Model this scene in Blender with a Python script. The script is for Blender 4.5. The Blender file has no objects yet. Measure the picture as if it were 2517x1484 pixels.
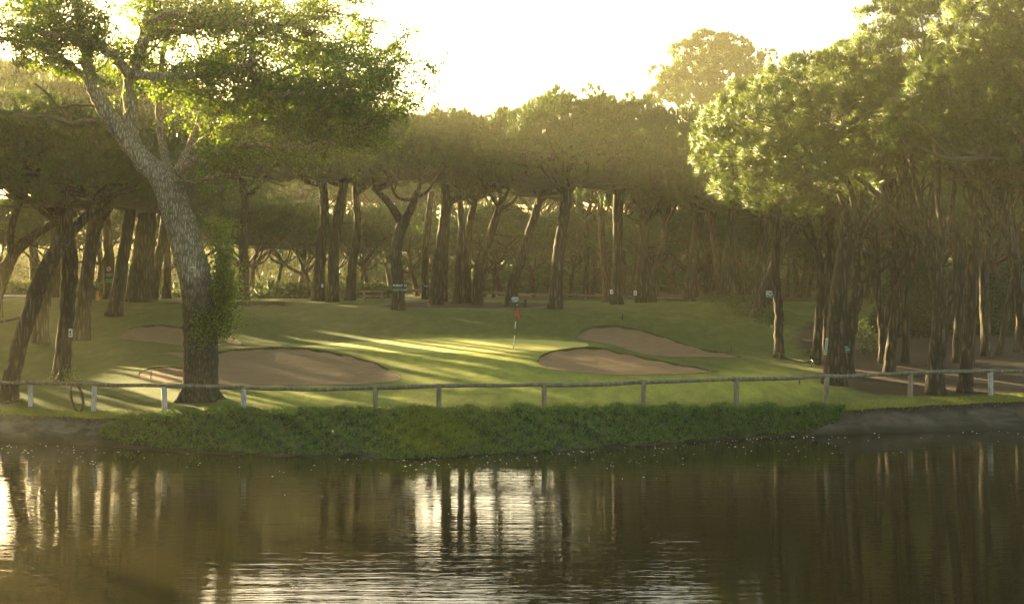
import bpy, math, numpy as np
from mathutils import Vector
from mathutils.geometry import delaunay_2d_cdt

rng = np.random.default_rng(11)
scene = bpy.context.scene
COL = scene.collection

# ------------------------------------------------------------------ survey
# points of the place are noted as sight lines of the photograph (2517 px wide)
# plus a distance in metres; water level is z = 0, the eye is 7.2 m above it
F, CX, HY, EYE = 3458.0, 1258.5, 620.0, 7.2
SUN_AZ, SUN_EL = 40.0, 11.0          # degrees left of the view axis, height


def P(px, py, Y):
    return np.array([(px - CX) / F * Y, Y, EYE - (py - HY) / F * Y])


# ------------------------------------------------------------------ materials
def new_mat(name):
    m = bpy.data.materials.new(name)
    m.use_nodes = True
    nt = m.node_tree
    nt.nodes.clear()
    out = nt.nodes.new('ShaderNodeOutputMaterial')
    return m, nt, out


def nd(nt, kind, **kw):
    n = nt.nodes.new(kind)
    for k, v in kw.items():
        if k.startswith('i_'):
            n.inputs[k[2:].replace('_', ' ')].default_value = v
        else:
            setattr(n, k, v)
    return n


def ramp(nt, fac, stops):
    r = nt.nodes.new('ShaderNodeValToRGB')
    el = r.color_ramp.elements
    while len(el) > 1:
        el.remove(el[-1])
    el[0].position, el[0].color = stops[0][0], (*stops[0][1], 1)
    for p, c in stops[1:]:
        e = el.new(p)
        e.color = (*c, 1)
    nt.links.new(fac, r.inputs['Fac'])
    return r.outputs['Color']


def noise(nt, scale, detail=4, rough=.55, vec=None, dist=0.):
    n = nt.nodes.new('ShaderNodeTexNoise')
    n.inputs['Scale'].default_value = scale
    n.inputs['Detail'].default_value = detail
    n.inputs['Roughness'].default_value = rough
    n.inputs['Distortion'].default_value = dist
    if vec is not None:
        nt.links.new(vec, n.inputs['Vector'])
    return n.outputs['Fac']


def coords(nt, scale=(1, 1, 1), kind='Object'):
    tc = nt.nodes.new('ShaderNodeTexCoord')
    mp = nt.nodes.new('ShaderNodeMapping')
    mp.inputs['Scale'].default_value = scale
    nt.links.new(tc.outputs[kind], mp.inputs['Vector'])
    return mp.outputs['Vector']


def mixc(nt, fac, a, b, mode='MIX'):
    n = nt.nodes.new('ShaderNodeMix')
    n.data_type = 'RGBA'
    n.blend_type = mode
    for sock, v in ((n.inputs[0], fac), (n.inputs[6], a), (n.inputs[7], b)):
        if isinstance(v, (int, float)):
            sock.default_value = v
        elif isinstance(v, tuple):
            sock.default_value = (*v, 1)
        else:
            nt.links.new(v, sock)
    return n.outputs[2]


def math_(nt, op, a, b=None, c=None, clamp=False):
    n = nt.nodes.new('ShaderNodeMath')
    n.operation = op
    n.use_clamp = clamp
    for i, v in enumerate((a, b, c)):
        if v is None:
            continue
        if isinstance(v, (int, float)):
            n.inputs[i].default_value = v
        else:
            nt.links.new(v, n.inputs[i])
    return n.outputs[0]


def principled(nt, out, color, rough=.85, bump=None, bump_str=.5, bump_dist=.02, spec=.3, sheen=0, sheen_tint=None):
    b = nt.nodes.new('ShaderNodeBsdfPrincipled')
    if isinstance(color, tuple):
        b.inputs['Base Color'].default_value = (*color, 1)
    else:
        nt.links.new(color, b.inputs['Base Color'])
    if isinstance(rough, (int, float)):
        b.inputs['Roughness'].default_value = rough
    else:
        nt.links.new(rough, b.inputs['Roughness'])
    b.inputs['Specular IOR Level'].default_value = spec
    if sheen:
        b.inputs['Sheen Weight'].default_value = sheen
        b.inputs['Sheen Roughness'].default_value = .45
        b.inputs['Sheen Tint'].default_value = (*sheen_tint, 1)
    if bump is not None:
        bn = nt.nodes.new('ShaderNodeBump')
        bn.inputs['Strength'].default_value = bump_str
        bn.inputs['Distance'].default_value = bump_dist
        nt.links.new(bump, bn.inputs['Height'])
        nt.links.new(bn.outputs['Normal'], b.inputs['Normal'])
    nt.links.new(b.outputs['BSDF'], out.inputs['Surface'])
    return b


def bark_mat(name, dark, mid, light, vscale=9., stretch=.16, strength=1., dist=.05):
    m, nt, out = new_mat(name)
    v = coords(nt, (1, 1, stretch))
    n1 = noise(nt, vscale, 5, .6, v, .6)
    n2 = noise(nt, 1.1, 3, .5, coords(nt))
    vo = nt.nodes.new('ShaderNodeTexVoronoi')
    vo.feature = 'DISTANCE_TO_EDGE'
    vo.inputs['Scale'].default_value = vscale * .8
    nt.links.new(v, vo.inputs['Vector'])
    crack = math_(nt, 'MULTIPLY', vo.outputs['Distance'], 3.2, clamp=True)
    h = math_(nt, 'MULTIPLY', n1, crack)
    c = ramp(nt, h, [(.12, dark), (.34, mid), (.62, light)])
    c = mixc(nt, math_(nt, 'MULTIPLY', n2, .5), c, mid)
    principled(nt, out, c, .9, h, strength, dist, .2)
    return m


def leaf_mat(name, cols, trans, tfac=.4, rough=.6, spec=.25, patch=.0, patch_col=None):
    m, nt, out = new_mat(name)
    g = nt.nodes.new('ShaderNodeNewGeometry')
    c = ramp(nt, g.outputs['Random Per Island'], cols)
    if patch:
        c = mixc(nt, math_(nt, 'MULTIPLY', ramp(nt, noise(nt, .55, 3, .5, coords(nt)), [(.42, (0, 0, 0)), (.62, (1, 1, 1))]), patch), c, patch_col)
    b = nt.nodes.new('ShaderNodeBsdfPrincipled')
    b.inputs['Roughness'].default_value = rough
    b.inputs['Specular IOR Level'].default_value = spec
    nt.links.new(c, b.inputs['Base Color'])
    t = nt.nodes.new('ShaderNodeBsdfTranslucent')
    nt.links.new(mixc(nt, 1., c, trans, 'MULTIPLY'), t.inputs['Color'])
    mx = nt.nodes.new('ShaderNodeMixShader')
    mx.inputs[0].default_value = tfac
    nt.links.new(b.outputs[0], mx.inputs[1])
    nt.links.new(t.outputs[0], mx.inputs[2])
    nt.links.new(mx.outputs[0], out.inputs['Surface'])
    return m


def plain(name, col, rough=.7, var=.25, scale=14., spec=.3, metal=0.):
    m, nt, out = new_mat(name)
    n = noise(nt, scale, 4, .6, coords(nt))
    d = tuple(x * (1 - var) for x in col)
    l = tuple(min(1, x * (1 + var)) for x in col)
    b = principled(nt, out, ramp(nt, n, [(.3, d), (.7, l)]), rough, n, .25, .01, spec)
    b.inputs['Metallic'].default_value = metal
    return m


M = {}
M['pine_bark'] = bark_mat('pine_bark', (.016, .011, .007), (.05, .035, .023), (.13, .098, .07), 8., .14, .9)
M['red_bark'] = bark_mat('red_bark', (.035, .02, .012), (.1, .056, .036), (.17, .1, .065), 9., .16, .8)
M['twig'] = plain('twig_bark', (.085, .07, .045), .9, .4)


def poplar_bark():
    m, nt, out = new_mat('poplar_bark')
    v = coords(nt, (1, 1, .2))
    n1 = noise(nt, 13., 6, .62, v, 1.1)
    vo = nt.nodes.new('ShaderNodeTexVoronoi')
    vo.feature = 'DISTANCE_TO_EDGE'
    vo.inputs['Scale'].default_value = 12.
    nt.links.new(v, vo.inputs['Vector'])
    crack = math_(nt, 'MULTIPLY', vo.outputs['Distance'], 3., clamp=True)
    h = math_(nt, 'MULTIPLY', n1, crack)
    pale = ramp(nt, h, [(.06, (.13, .1, .062)), (.25, (.28, .225, .15)), (.6, (.44, .37, .26))])
    old = ramp(nt, h, [(.08, (.022, .017, .011)), (.3, (.06, .047, .03)), (.6, (.12, .095, .065))])
    tc = nt.nodes.new('ShaderNodeTexCoord')
    sx = nt.nodes.new('ShaderNodeSeparateXYZ')
    nt.links.new(tc.outputs['Object'], sx.inputs[0])
    n2 = noise(nt, .9, 4, .6, coords(nt))
    hz = math_(nt, 'ADD', math_(nt, 'MULTIPLY', sx.outputs['Z'], .16), math_(nt, 'MULTIPLY', n2, .9))
    c = mixc(nt, ramp(nt, hz, [(1.12, (0, 0, 0)), (1.5, (1, 1, 1))]) if False else
             math_(nt, 'MULTIPLY', math_(nt, 'SUBTRACT', hz, 1.08), 4., clamp=True), old, pale)
    moss = math_(nt, 'MULTIPLY', math_(nt, 'SUBTRACT', noise(nt, 1.7, 5, .6, coords(nt, (1, 1, .5))), .53), 5., clamp=True)
    c = mixc(nt, math_(nt, 'MULTIPLY', moss, .5), c, (.09, .1, .03))
    principled(nt, out, c, .9, h, 1., .06, .2)
    return m


M['poplar_bark'] = poplar_bark()
M['needles'] = leaf_mat('pine_needles', [(0, (.02, .05, .011)), (.55, (.036, .078, .016)), (.9, (.06, .1, .02)), (1, (.12, .1, .035))],
                        (1.8, 1.55, .6), .42, .55, .3, .4, (.085, .11, .025))
M['needles_near'] = leaf_mat('pine_needles_near', [(0, (.026, .056, .01)), (.5, (.05, .09, .016)), (.86, (.09, .125, .026)), (1, (.16, .14, .05))],
                             (1.7, 1.6, .6), .45, .45, .4, .4, (.1, .125, .03))
M['poplar_leaf'] = leaf_mat('poplar_leaf', [(0, (.045, .08, .008)), (.5, (.075, .12, .012)), (.85, (.11, .155, .018)), (1, (.17, .18, .03))],
                            (1.8, 1.75, .4), .6, .4, .4)
M['shrub'] = leaf_mat('shrub_leaf', [(0, (.022, .042, .014)), (.6, (.04, .065, .02)), (1, (.08, .1, .03))], (1.4, 1.3, .5), .35, .6, .25)
M['shadeshrub'] = leaf_mat('shaded_shrub_leaf', [(0, (.012, .02, .006)), (.6, (.02, .032, .009)), (1, (.04, .05, .015))], (1.3, 1.2, .5), .25, .6, .2)  # shrub leaf darkened to paint in the gloom of the right wood
M['iceplant'] = leaf_mat('iceplant_leaf', [(0, (.03, .085, .003)), (.5, (.07, .165, .007)), (.86, (.15, .25, .018)), (.93, (.16, .13, .05)), (1, (.2, .09, .04))],
                         (1.3, 1.3, .5), .35, .35, .45, .5, (.08, .12, .015))
M['grassblade'] = leaf_mat('grass_blade', [(0, (.07, .11, .012)), (.6, (.13, .175, .022)), (1, (.22, .21, .06))], (1.6, 1.45, .5), .45, .5, .3)
M['litter'] = leaf_mat('leaf_litter', [(0, (.06, .035, .02)), (.6, (.13, .08, .04)), (1, (.26, .2, .12))], (1.2, 1., .7), .25, .8, .2)


def ground_mat():
    m, nt, out = new_mat('turf_and_forest_floor')
    v = coords(nt)
    vx = coords(nt, (.35, 1.6, 1))
    big = noise(nt, .11, 4, .55, v)
    mid = noise(nt, .9, 5, .6, vx)
    fine = noise(nt, 11., 3, .7, v)
    vfine = noise(nt, 38., 2, .7, v)
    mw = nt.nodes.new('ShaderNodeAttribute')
    mw.attribute_name = 'mown_lit'  # mown front turf, also lightened as half lit; the rough slope darkened as shaded
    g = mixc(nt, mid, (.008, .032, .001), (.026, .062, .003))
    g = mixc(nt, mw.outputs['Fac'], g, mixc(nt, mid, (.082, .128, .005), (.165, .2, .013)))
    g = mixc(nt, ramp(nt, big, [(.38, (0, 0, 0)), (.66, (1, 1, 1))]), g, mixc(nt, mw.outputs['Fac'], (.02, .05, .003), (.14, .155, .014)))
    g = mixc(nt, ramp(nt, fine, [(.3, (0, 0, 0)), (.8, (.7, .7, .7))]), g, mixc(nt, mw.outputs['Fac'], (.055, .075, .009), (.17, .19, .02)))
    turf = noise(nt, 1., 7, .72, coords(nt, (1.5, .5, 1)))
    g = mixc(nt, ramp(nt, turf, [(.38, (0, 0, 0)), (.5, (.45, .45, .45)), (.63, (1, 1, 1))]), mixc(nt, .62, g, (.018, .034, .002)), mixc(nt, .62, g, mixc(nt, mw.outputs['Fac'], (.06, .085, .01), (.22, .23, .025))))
    # worn, yellowish turf
    dry = math_(nt, 'MULTIPLY', math_(nt, 'SUBTRACT', noise(nt, .45, 6, .65, coords(nt, (1., .5, 1)), .4), .53), 5., clamp=True)
    g = mixc(nt, math_(nt, 'MULTIPLY', dry, .45), g, (.15, .13, .045))
    d = mixc(nt, noise(nt, 2.4, 6, .7, v), (.016, .009, .005), (.042, .024, .013))
    d = mixc(nt, math_(nt, 'MULTIPLY', math_(nt, 'SUBTRACT', fine, .5), 3., clamp=True), d, (.085, .055, .032))
    at = nt.nodes.new('ShaderNodeAttribute')
    at.attribute_name = 'dirt'
    dm = math_(nt, 'ADD', math_(nt, 'MULTIPLY', math_(nt, 'SUBTRACT', at.outputs['Fac'], .5), 3.2),
               math_(nt, 'MULTIPLY', noise(nt, .8, 6, .65, v), 1.9))
    dm = math_(nt, 'SUBTRACT', dm, .45, clamp=True)
    c = mixc(nt, dm, g, d)
    hgt = math_(nt, 'ADD', math_(nt, 'MULTIPLY', fine, .8), vfine)
    b = principled(nt, out, c, .9, hgt, 1., .07, .15, .3, (.7, .72, .15))
    nt.links.new(math_(nt, 'MULTIPLY', math_(nt, 'SUBTRACT', 1., dm), math_(nt, 'ADD', .12, math_(nt, 'MULTIPLY', mw.outputs['Fac'], .25))), b.inputs['Sheen Weight'])
    return m


def green_mat():
    m, nt, out = new_mat('mown_green')
    v = coords(nt)
    f = noise(nt, 30., 2, .6, v)
    g = mixc(nt, noise(nt, .6, 4, .5, coords(nt, (.5, 1.5, 1))), (.12, .14, .022), (.18, .19, .035))
    principled(nt, out, mixc(nt, math_(nt, 'MULTIPLY', f, .4), g, (.18, .2, .06)), .85, f, .8, .03, .2, .45, (.9, .8, .25))
    return m


def sand_mat():
    m, nt, out = new_mat('bunker_sand')
    v = coords(nt)
    n1 = noise(nt, 1.3, 6, .65, coords(nt, (1, 1.8, 1)))
    n2 = noise(nt, 16., 4, .7, v)
    c = mixc(nt, n1, (.12, .075, .036), (.22, .15, .078))
    spot = math_(nt, 'MULTIPLY', math_(nt, 'SUBTRACT', noise(nt, 3.2, 5, .7, coords(nt, (.6, 1.6, 1.6)), .8), .57), 6., clamp=True)
    c = mixc(nt, math_(nt, 'MULTIPLY', spot, .85), c, (.085, .052, .025))
    principled(nt, out, c, .95, math_(nt, 'ADD', math_(nt, 'MULTIPLY', n1, 1.), math_(nt, 'MULTIPLY', n2, .4)), .9, .08, .1)
    return m


def concrete_mat():
    m, nt, out = new_mat('pond_lining')
    v = coords(nt)
    tc = nt.nodes.new('ShaderNodeTexCoord')
    sx = nt.nodes.new('ShaderNodeSeparateXYZ')
    nt.links.new(tc.outputs['Object'], sx.inputs[0])
    n1 = noise(nt, 1.1, 6, .62, coords(nt, (.55, 1, 1.6)), .5)
    n2 = noise(nt, 6., 5, .65, v)
    c = mixc(nt, ramp(nt, n1, [(.4, (0, 0, 0)), (.6, (1, 1, 1))]), (.028, .021, .013), (.17, .14, .1))
    c = mixc(nt, math_(nt, 'MULTIPLY', n2, .5), c, (.085, .075, .065))
    # algae near the water line, dark run-off stains with wavy edges below the lip
    wob = math_(nt, 'ADD', sx.outputs['Z'], math_(nt, 'MULTIPLY', math_(nt, 'SUBTRACT', noise(nt, .7, 4, .6, coords(nt, (1, 1, .2))), .5), .55))
    alg = math_(nt, 'MULTIPLY', math_(nt, 'SUBTRACT', .34, wob), 3.2, clamp=True)
    c = mixc(nt, math_(nt, 'MULTIPLY', alg, .92), c, (.022, .021, .01))
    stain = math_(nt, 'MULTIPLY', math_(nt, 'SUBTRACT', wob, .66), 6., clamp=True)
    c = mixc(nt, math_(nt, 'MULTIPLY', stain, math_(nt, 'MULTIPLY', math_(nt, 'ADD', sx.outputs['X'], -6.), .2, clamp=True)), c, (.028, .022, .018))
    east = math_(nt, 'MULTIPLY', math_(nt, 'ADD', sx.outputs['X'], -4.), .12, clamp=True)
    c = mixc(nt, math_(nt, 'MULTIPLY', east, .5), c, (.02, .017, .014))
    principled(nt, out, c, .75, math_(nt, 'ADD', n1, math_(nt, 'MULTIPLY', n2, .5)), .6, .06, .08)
    return m


def water_mat():
    m, nt, out = new_mat('pond_water')
    a = noise(nt, 1., 4, .6, coords(nt, (.34, 2.7, 1)), .25)
    b = noise(nt, 1., 2, .5, coords(nt, (1.1, 8., 1)), .2)
    c = noise(nt, .22, 2, .5, coords(nt, (.6, 1., 1)))
    amp = math_(nt, 'ADD', math_(nt, 'MULTIPLY', c, 1.6), -.15, clamp=True)
    h = math_(nt, 'MULTIPLY', math_(nt, 'ADD', a, math_(nt, 'MULTIPLY', b, .22)), amp)
    p = principled(nt, out, (.014, .011, .004), .008, h, 1., .012, .5)
    p.inputs['IOR'].default_value = 1.33
    return m


M['ground'] = ground_mat()
M['green'] = green_mat()
M['sand'] = sand_mat()
M['lip'] = plain('cut_turf_edge', (.05, .052, .014), .95, .5, 9.)
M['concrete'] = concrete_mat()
M['water'] = water_mat()
M['under'] = plain('dark_undergrowth', (.018, .026, .008), .95, .5, 5.)


def wood_mat(name, a, b_, c_):
    m, nt, out = new_mat(name)
    n = noise(nt, 9., 5, .65, coords(nt, (1, 1, .22)), .4)
    k = noise(nt, 2.2, 4, .6, coords(nt))
    c = ramp(nt, n, [(.28, a), (.5, b_), (.72, c_)])
    lich = math_(nt, 'MULTIPLY', math_(nt, 'SUBTRACT', k, .52), 6., clamp=True)
    c = mixc(nt, math_(nt, 'MULTIPLY', lich, .55), c, (.19, .17, .06))
    principled(nt, out, c, .85, n, .6, .02, .25)
    return m


M['rail_wood'] = wood_mat('rail_wood', (.05, .042, .03), (.13, .105, .07), (.24, .2, .14))
M['post_wood'] = wood_mat('post_wood', (.16, .145, .12), (.32, .3, .26), (.5, .48, .43))
M['post_old'] = wood_mat('post_wood_old', (.07, .055, .035), (.16, .13, .085), (.27, .22, .15))
M['table_wood'] = wood_mat('table_wood', (.1, .07, .045), (.2, .15, .1), (.34, .28, .2))
M['white'] = plain('white_paint', (.6, .59, .56), .5, .08)
M['signred'] = plain('faded_red', (.22, .06, .04), .6, .2)
M['signpale'] = plain('faded_white', (.4, .36, .3), .6, .15)
M['black'] = plain('black_paint', (.015, .015, .015), .5, .2)
M['red'] = plain('red_cloth', (.5, .035, .03), .75, .2)
M['signgreen'] = plain('sign_green', (.03, .065, .045), .5, .2)
M['signteal'] = plain('sign_teal', (.2, .33, .28), .5, .15)
M['palegreen'] = plain('pale_green_panel', (.33, .4, .28), .6, .2)
M['orange'] = plain('orange_paint', (.55, .16, .02), .6, .2)
M['darkpost'] = plain('dark_stake', (.03, .035, .04), .7, .3)
M['rope'] = plain('green_rope', (.1, .12, .06), .8, .2)
M['rubber'] = plain('worn_rubber', (.05, .032, .024), .75, .45, 6.)
M['knot'] = plain('cut_knot', (.4, .33, .24), .9, .4, 6.)
M['redcut'] = plain('knot_heart', (.2, .08, .05), .9, .4, 9.)
M['fleck'] = plain('floating_fleck', (.75, .72, .62), .6, .2)

# ------------------------------------------------------------------ mesh kit


class MB:
    """collects vertices and faces, links them as ONE mesh object"""

    def __init__(self):
        self.V, self.T, self.Q, self.n = [], [], [], 0
        self.N = []

    def add(self, V, tris=None, quads=None):
        V = np.asarray(V, float).reshape(-1, 3)
        if tris is not None and len(tris):
            self.T.append(np.asarray(tris, int) + self.n)
        if quads is not None and len(quads):
            self.Q.append(np.asarray(quads, int) + self.n)
        self.V.append(V)
        self.n += len(V)
        return self

    def mesh(self, name, mat, smooth=False, off=None):
        V = np.concatenate(self.V)
        if off is not None:
            V = V - np.asarray(off)
        T = np.concatenate(self.T) if self.T else np.zeros((0, 3), int)
        Q = np.concatenate(self.Q) if self.Q else np.zeros((0, 4), int)
        me = bpy.data.meshes.new(name)
        me.vertices.add(len(V))
        me.vertices.foreach_set('co', V.astype(np.float32).ravel())
        nl = len(T) * 3 + len(Q) * 4
        me.loops.add(nl)
        me.loops.foreach_set('vertex_index', np.concatenate([T.ravel(), Q.ravel()]).astype(np.int32))
        me.polygons.add(len(T) + len(Q))
        st = np.concatenate([np.arange(len(T)) * 3, len(T) * 3 + np.arange(len(Q)) * 4]).astype(np.int32)
        me.polygons.foreach_set('loop_start', st)
        me.polygons.foreach_set('use_smooth', np.full(len(T) + len(Q), smooth, bool))
        me.update(calc_edges=True)
        if self.N:
            me.polygons.foreach_set('use_smooth', np.full(len(T) + len(Q), True, bool))
            me.normals_split_custom_set_from_vertices(np.concatenate(self.N).astype(np.float32))
        for mm in (mat if isinstance(mat, (list, tuple)) else [mat]):
            me.materials.append(mm)
        return me

    def build(self, name, mat, parent=None, smooth=False, off=None):
        o = bpy.data.objects.new(name, self.mesh(name, mat, smooth, off))
        COL.objects.link(o)
        o.parent = parent
        return o


def tag(o, label=None, cat=None, group=None, kind=None):
    for k, v in (('label', label), ('category', cat), ('group', group), ('kind', kind)):
        if v:
            o[k] = v
    return o


def empty(name, loc):
    o = bpy.data.objects.new(name, None)
    COL.objects.link(o)
    o.location = loc
    o.empty_display_size = .2
    return o


def smooth_path(pts, n=4):
    """Catmull-Rom through rows of pts (any number of columns)"""
    p = np.asarray(pts, float)
    if len(p) < 3:
        t = np.linspace(0, 1, n + 1)[:, None]
        return p[0] * (1 - t) + p[-1] * t
    q = np.vstack([2 * p[0] - p[1], p, 2 * p[-1] - p[-2]])
    out = []
    for i in range(1, len(q) - 2):
        for k in range(n):
            t = k / n
            out.append(.5 * (2 * q[i] + (q[i + 1] - q[i - 1]) * t + (2 * q[i - 1] - 5 * q[i] + 4 * q[i + 1] - q[i + 2]) * t * t
                             + (3 * q[i] - q[i - 1] - 3 * q[i + 1] + q[i + 2]) * t ** 3))
    out.append(p[-1])
    return np.array(out)


def tube(mb, pts, rad, sides=8, rough=0., cap=True):
    pts = np.asarray(pts, float)
    n = len(pts)
    rad = np.broadcast_to(np.asarray(rad, float), (n,))
    tan = np.gradient(pts, axis=0)
    tan /= np.linalg.norm(tan, axis=1)[:, None] + 1e-9
    a = np.array([0., 1, 0]) if abs(tan[0][1]) < .9 else np.array([1., 0, 0])
    us = []
    u = np.cross(tan[0], a)
    u /= np.linalg.norm(u)
    for i in range(n):
        u = u - tan[i] * np.dot(u, tan[i])
        u /= np.linalg.norm(u) + 1e-9
        us.append(u)
    us = np.array(us)
    vs = np.cross(tan, us)
    th = np.arange(sides) * 2 * np.pi / sides
    rr = rad[:, None] * np.ones(sides)
    if rough:
        rr = rr * (1 + rng.normal(0, rough, (n, sides)))
    V = pts[:, None, :] + rr[..., None] * (np.cos(th)[None, :, None] * us[:, None, :] + np.sin(th)[None, :, None] * vs[:, None, :])
    i, j = np.meshgrid(np.arange(n - 1), np.arange(sides), indexing='ij')
    j2 = (j + 1) % sides
    Q = np.stack([i * sides + j, i * sides + j2, (i + 1) * sides + j2, (i + 1) * sides + j], -1).reshape(-1, 4)
    V = V.reshape(-1, 3)
    T = None
    if cap:
        V = np.vstack([V, pts[0], pts[-1]])
        k = np.arange(sides)
        T = np.vstack([np.stack([np.full(sides, n * sides), (k + 1) % sides, k], -1),
                       np.stack([np.full(sides, n * sides + 1), (n - 1) * sides + k, (n - 1) * sides + (k + 1) % sides], -1)])
    mb.add(V, T, Q)


def box(mb, c, s, rz=0., tilt=0.):
    x, y, z = np.array(s) / 2
    V = np.array([[-x, -y, -z], [x, -y, -z], [x, y, -z], [-x, y, -z], [-x, -y, z], [x, -y, z], [x, y, z], [-x, y, z]])
    if tilt:
        ct, st = math.cos(tilt), math.sin(tilt)
        V = V @ np.array([[ct, 0, st], [0, 1, 0], [-st, 0, ct]])
    if rz:
        ct, st = math.cos(rz), math.sin(rz)
        V = V @ np.array([[ct, st, 0], [-st, ct, 0], [0, 0, 1]])
    mb.add(V + np.array(c), None, [[0, 3, 2, 1], [4, 5, 6, 7], [0, 1, 5, 4], [1, 2, 6, 5], [2, 3, 7, 6], [3, 0, 4, 7]])


def unit(v):
    return v / (np.linalg.norm(v, axis=-1, keepdims=True) + 1e-9)


def rand_unit(n):
    return unit(rng.normal(size=(n, 3)))


def blades(mb, base, d, L, w, nrm=None):
    """pointed needles / grass blades: one triangle each; nrm = which way the tuft faces"""
    n = len(base)
    side = unit(np.cross(d, rand_unit(n)))
    if nrm is not None:
        flip = np.sum(np.cross(side, d) * nrm, 1) < 0
        side[flip] *= -1
        mb.N.append(np.repeat(nrm, 3, 0))
    w = np.broadcast_to(np.asarray(w, float), (n,))[:, None]
    L = np.broadcast_to(np.asarray(L, float), (n,))[:, None]
    V = np.stack([base - side * w / 2, base + side * w / 2, base + d * L], 1).reshape(-1, 3)
    mb.add(V, np.arange(3 * n).reshape(-1, 3))


def leaves(mb, base, d, L, w):
    """broad leaves: one kite each"""
    n = len(base)
    side = unit(np.cross(d, rand_unit(n)))
    L = np.broadcast_to(np.asarray(L, float), (n,))[:, None]
    w = np.broadcast_to(np.asarray(w, float), (n,))[:, None]
    m = base + d * L * .42
    V = np.stack([base, m + side * w / 2, base + d * L, m - side * w / 2], 1).reshape(-1, 3)
    mb.add(V, None, np.arange(4 * n).reshape(-1, 4))


# ------------------------------------------------------------------ terrain
CP = [
    (-150, 1000, 56.8), (75, 998, 56.3), (230, 1012, 54.8), (405, 1007, 54), (598, 1009, 53.8), (923, 1006, 54), (1078, 1002, 54.2),
    (1338, 1000, 54.5), (1580, 1004, 54.8), (1810, 997, 56), (2028, 988, 57.6), (2237, 977, 59.3), (2435, 970, 60.4), (2700, 962, 61.5),
    (0, 958, 60), (150, 935, 63), (100, 842, 75), (200, 835, 77), (285, 775, 86), (350, 740, 95), (20, 740, 95), (-200, 740, 95), (-200, 850, 74),
    (250, 900, 67), (330, 868, 71), (450, 889, 67), (400, 901, 65), (400, 941, 60.8), (450, 880, 69), (450, 862, 72),
    (545, 860, 71), (680, 852, 71.5), (800, 862, 70), (900, 890, 66.5), (985, 932, 61.5), (545, 945, 60.5), (800, 946, 60.5), (1000, 950, 60),
    (450, 850, 74), (590, 851, 74), (310, 812, 80), (400, 798, 81.5), (520, 815, 79.5), (595, 842, 75.5), (250, 840, 76),
    (745, 850, 73.5), (1000, 866, 70.5), (1258, 864, 70.5), (1400, 857, 71.5), (1445, 848, 73), (1050, 830, 77), (1300, 834, 76.5), (880, 838, 75.5),
    (1150, 850, 73), (1150, 890, 66), (1250, 930, 61), (1100, 905, 64),
    (700, 800, 82), (1000, 790, 83), (1258, 800, 81.5), (1000, 767, 88), (1258, 765, 88), (1385, 757, 89), (1480, 769, 87), (700, 762, 90), (560, 800, 82),
    (560, 755, 93), (1000, 748, 95), (1258, 752, 95), (1258, 741, 103), (900, 735, 103), (1075, 737, 101), (700, 742, 98), (600, 735, 105), (0, 731, 112), (350, 731, 112),
    (1258, 733, 112), (1500, 741, 101), (1600, 744, 100), (900, 731, 112), (640, 731, 113),
    (1470, 801, 81.5), (1580, 812, 80), (1720, 857, 74), (1825, 877, 71), (1440, 836, 76), (1600, 875, 71), (1750, 880, 70.5),
    (1420, 854, 71.8), (1540, 868, 69.8), (1700, 900, 66.3), (1400, 913, 64), (1600, 921, 63), (1762, 914, 64.2),
    (1650, 756, 91), (1740, 740, 94), (1800, 750, 90), (1890, 800, 84), (1910, 880, 72), (1990, 892, 71), (1820, 830, 79), (1960, 790, 88),
    (2000, 776, 93), (2000, 742, 106), (2060, 943, 62.5), (2180, 925, 66), (2200, 890, 70), (2300, 860, 75), (2500, 900, 69), (2400, 805, 85),
    (2140, 790, 88), (2450, 782, 90), (2517, 737, 110), (2300, 968, 61), (2520, 935, 65), (2750, 850, 75), (2750, 760, 95), (1900, 940, 60.5), (1700, 955, 59.5),
    (2100, 968, 60), (1500, 958, 59), (1820, 915, 65), (2250, 740, 105),
]
cp3 = [P(*c) for c in CP]
for X in (-75, -45, -15, 15, 45, 75):
    for Y, z in ((130, 3.3), (165, 3.0), (220, 2.6), (320, 2.2)):
        cp3.append(np.array([X, Y, z]))
for X in (-60, -42, 42, 60):
    for Y, z in ((57, 1.1), (66, 1.7), (80, 2.8), (95, 3.4), (112, 3.4)):
        cp3.append(np.array([X, Y, z]))
cp3 = np.array(cp3)


def _phi(r2):
    return np.where(r2 > 0, .5 * r2 * np.log(r2 + 1e-12), 0)


def fit_tps(pts, lam=2.):
    n = len(pts)
    x = pts[:, :2] / 20.
    K = _phi(((x[:, None] - x[None]) ** 2).sum(-1)) + np.eye(n) * lam * 1e-3
    Pm = np.hstack([np.ones((n, 1)), x])
    A = np.block([[K, Pm], [Pm.T, np.zeros((3, 3))]])
    return x, np.linalg.solve(A, np.concatenate([pts[:, 2], np.zeros(3)]))


TX, TC = fit_tps(cp3)


def terrain(X, Y):
    X = np.atleast_1d(np.asarray(X, float))
    Y = np.atleast_1d(np.asarray(Y, float))
    q = np.stack([X, Y], -1) / 20.
    out = np.empty(len(q))
    for s in range(0, len(q), 20000):
        b = q[s:s + 20000]
        r2 = ((b[:, None] - TX[None]) ** 2).sum(-1)
        out[s:s + 20000] = _phi(r2) @ TC[:-3] + TC[-3] + b @ TC[-2:]
    far = np.clip((Y - 330) / 60, 0, 1)
    out = out * (1 - far) + 2.2 * far
    wide = np.clip((np.abs(X) - 70) / 20, 0, 1)
    return out * (1 - wide) + np.clip(1.1 + (Y - 57) * .05, 1.1, 3) * wide


def ground_at(x, y):
    return float(terrain(x, y)[0])


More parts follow.
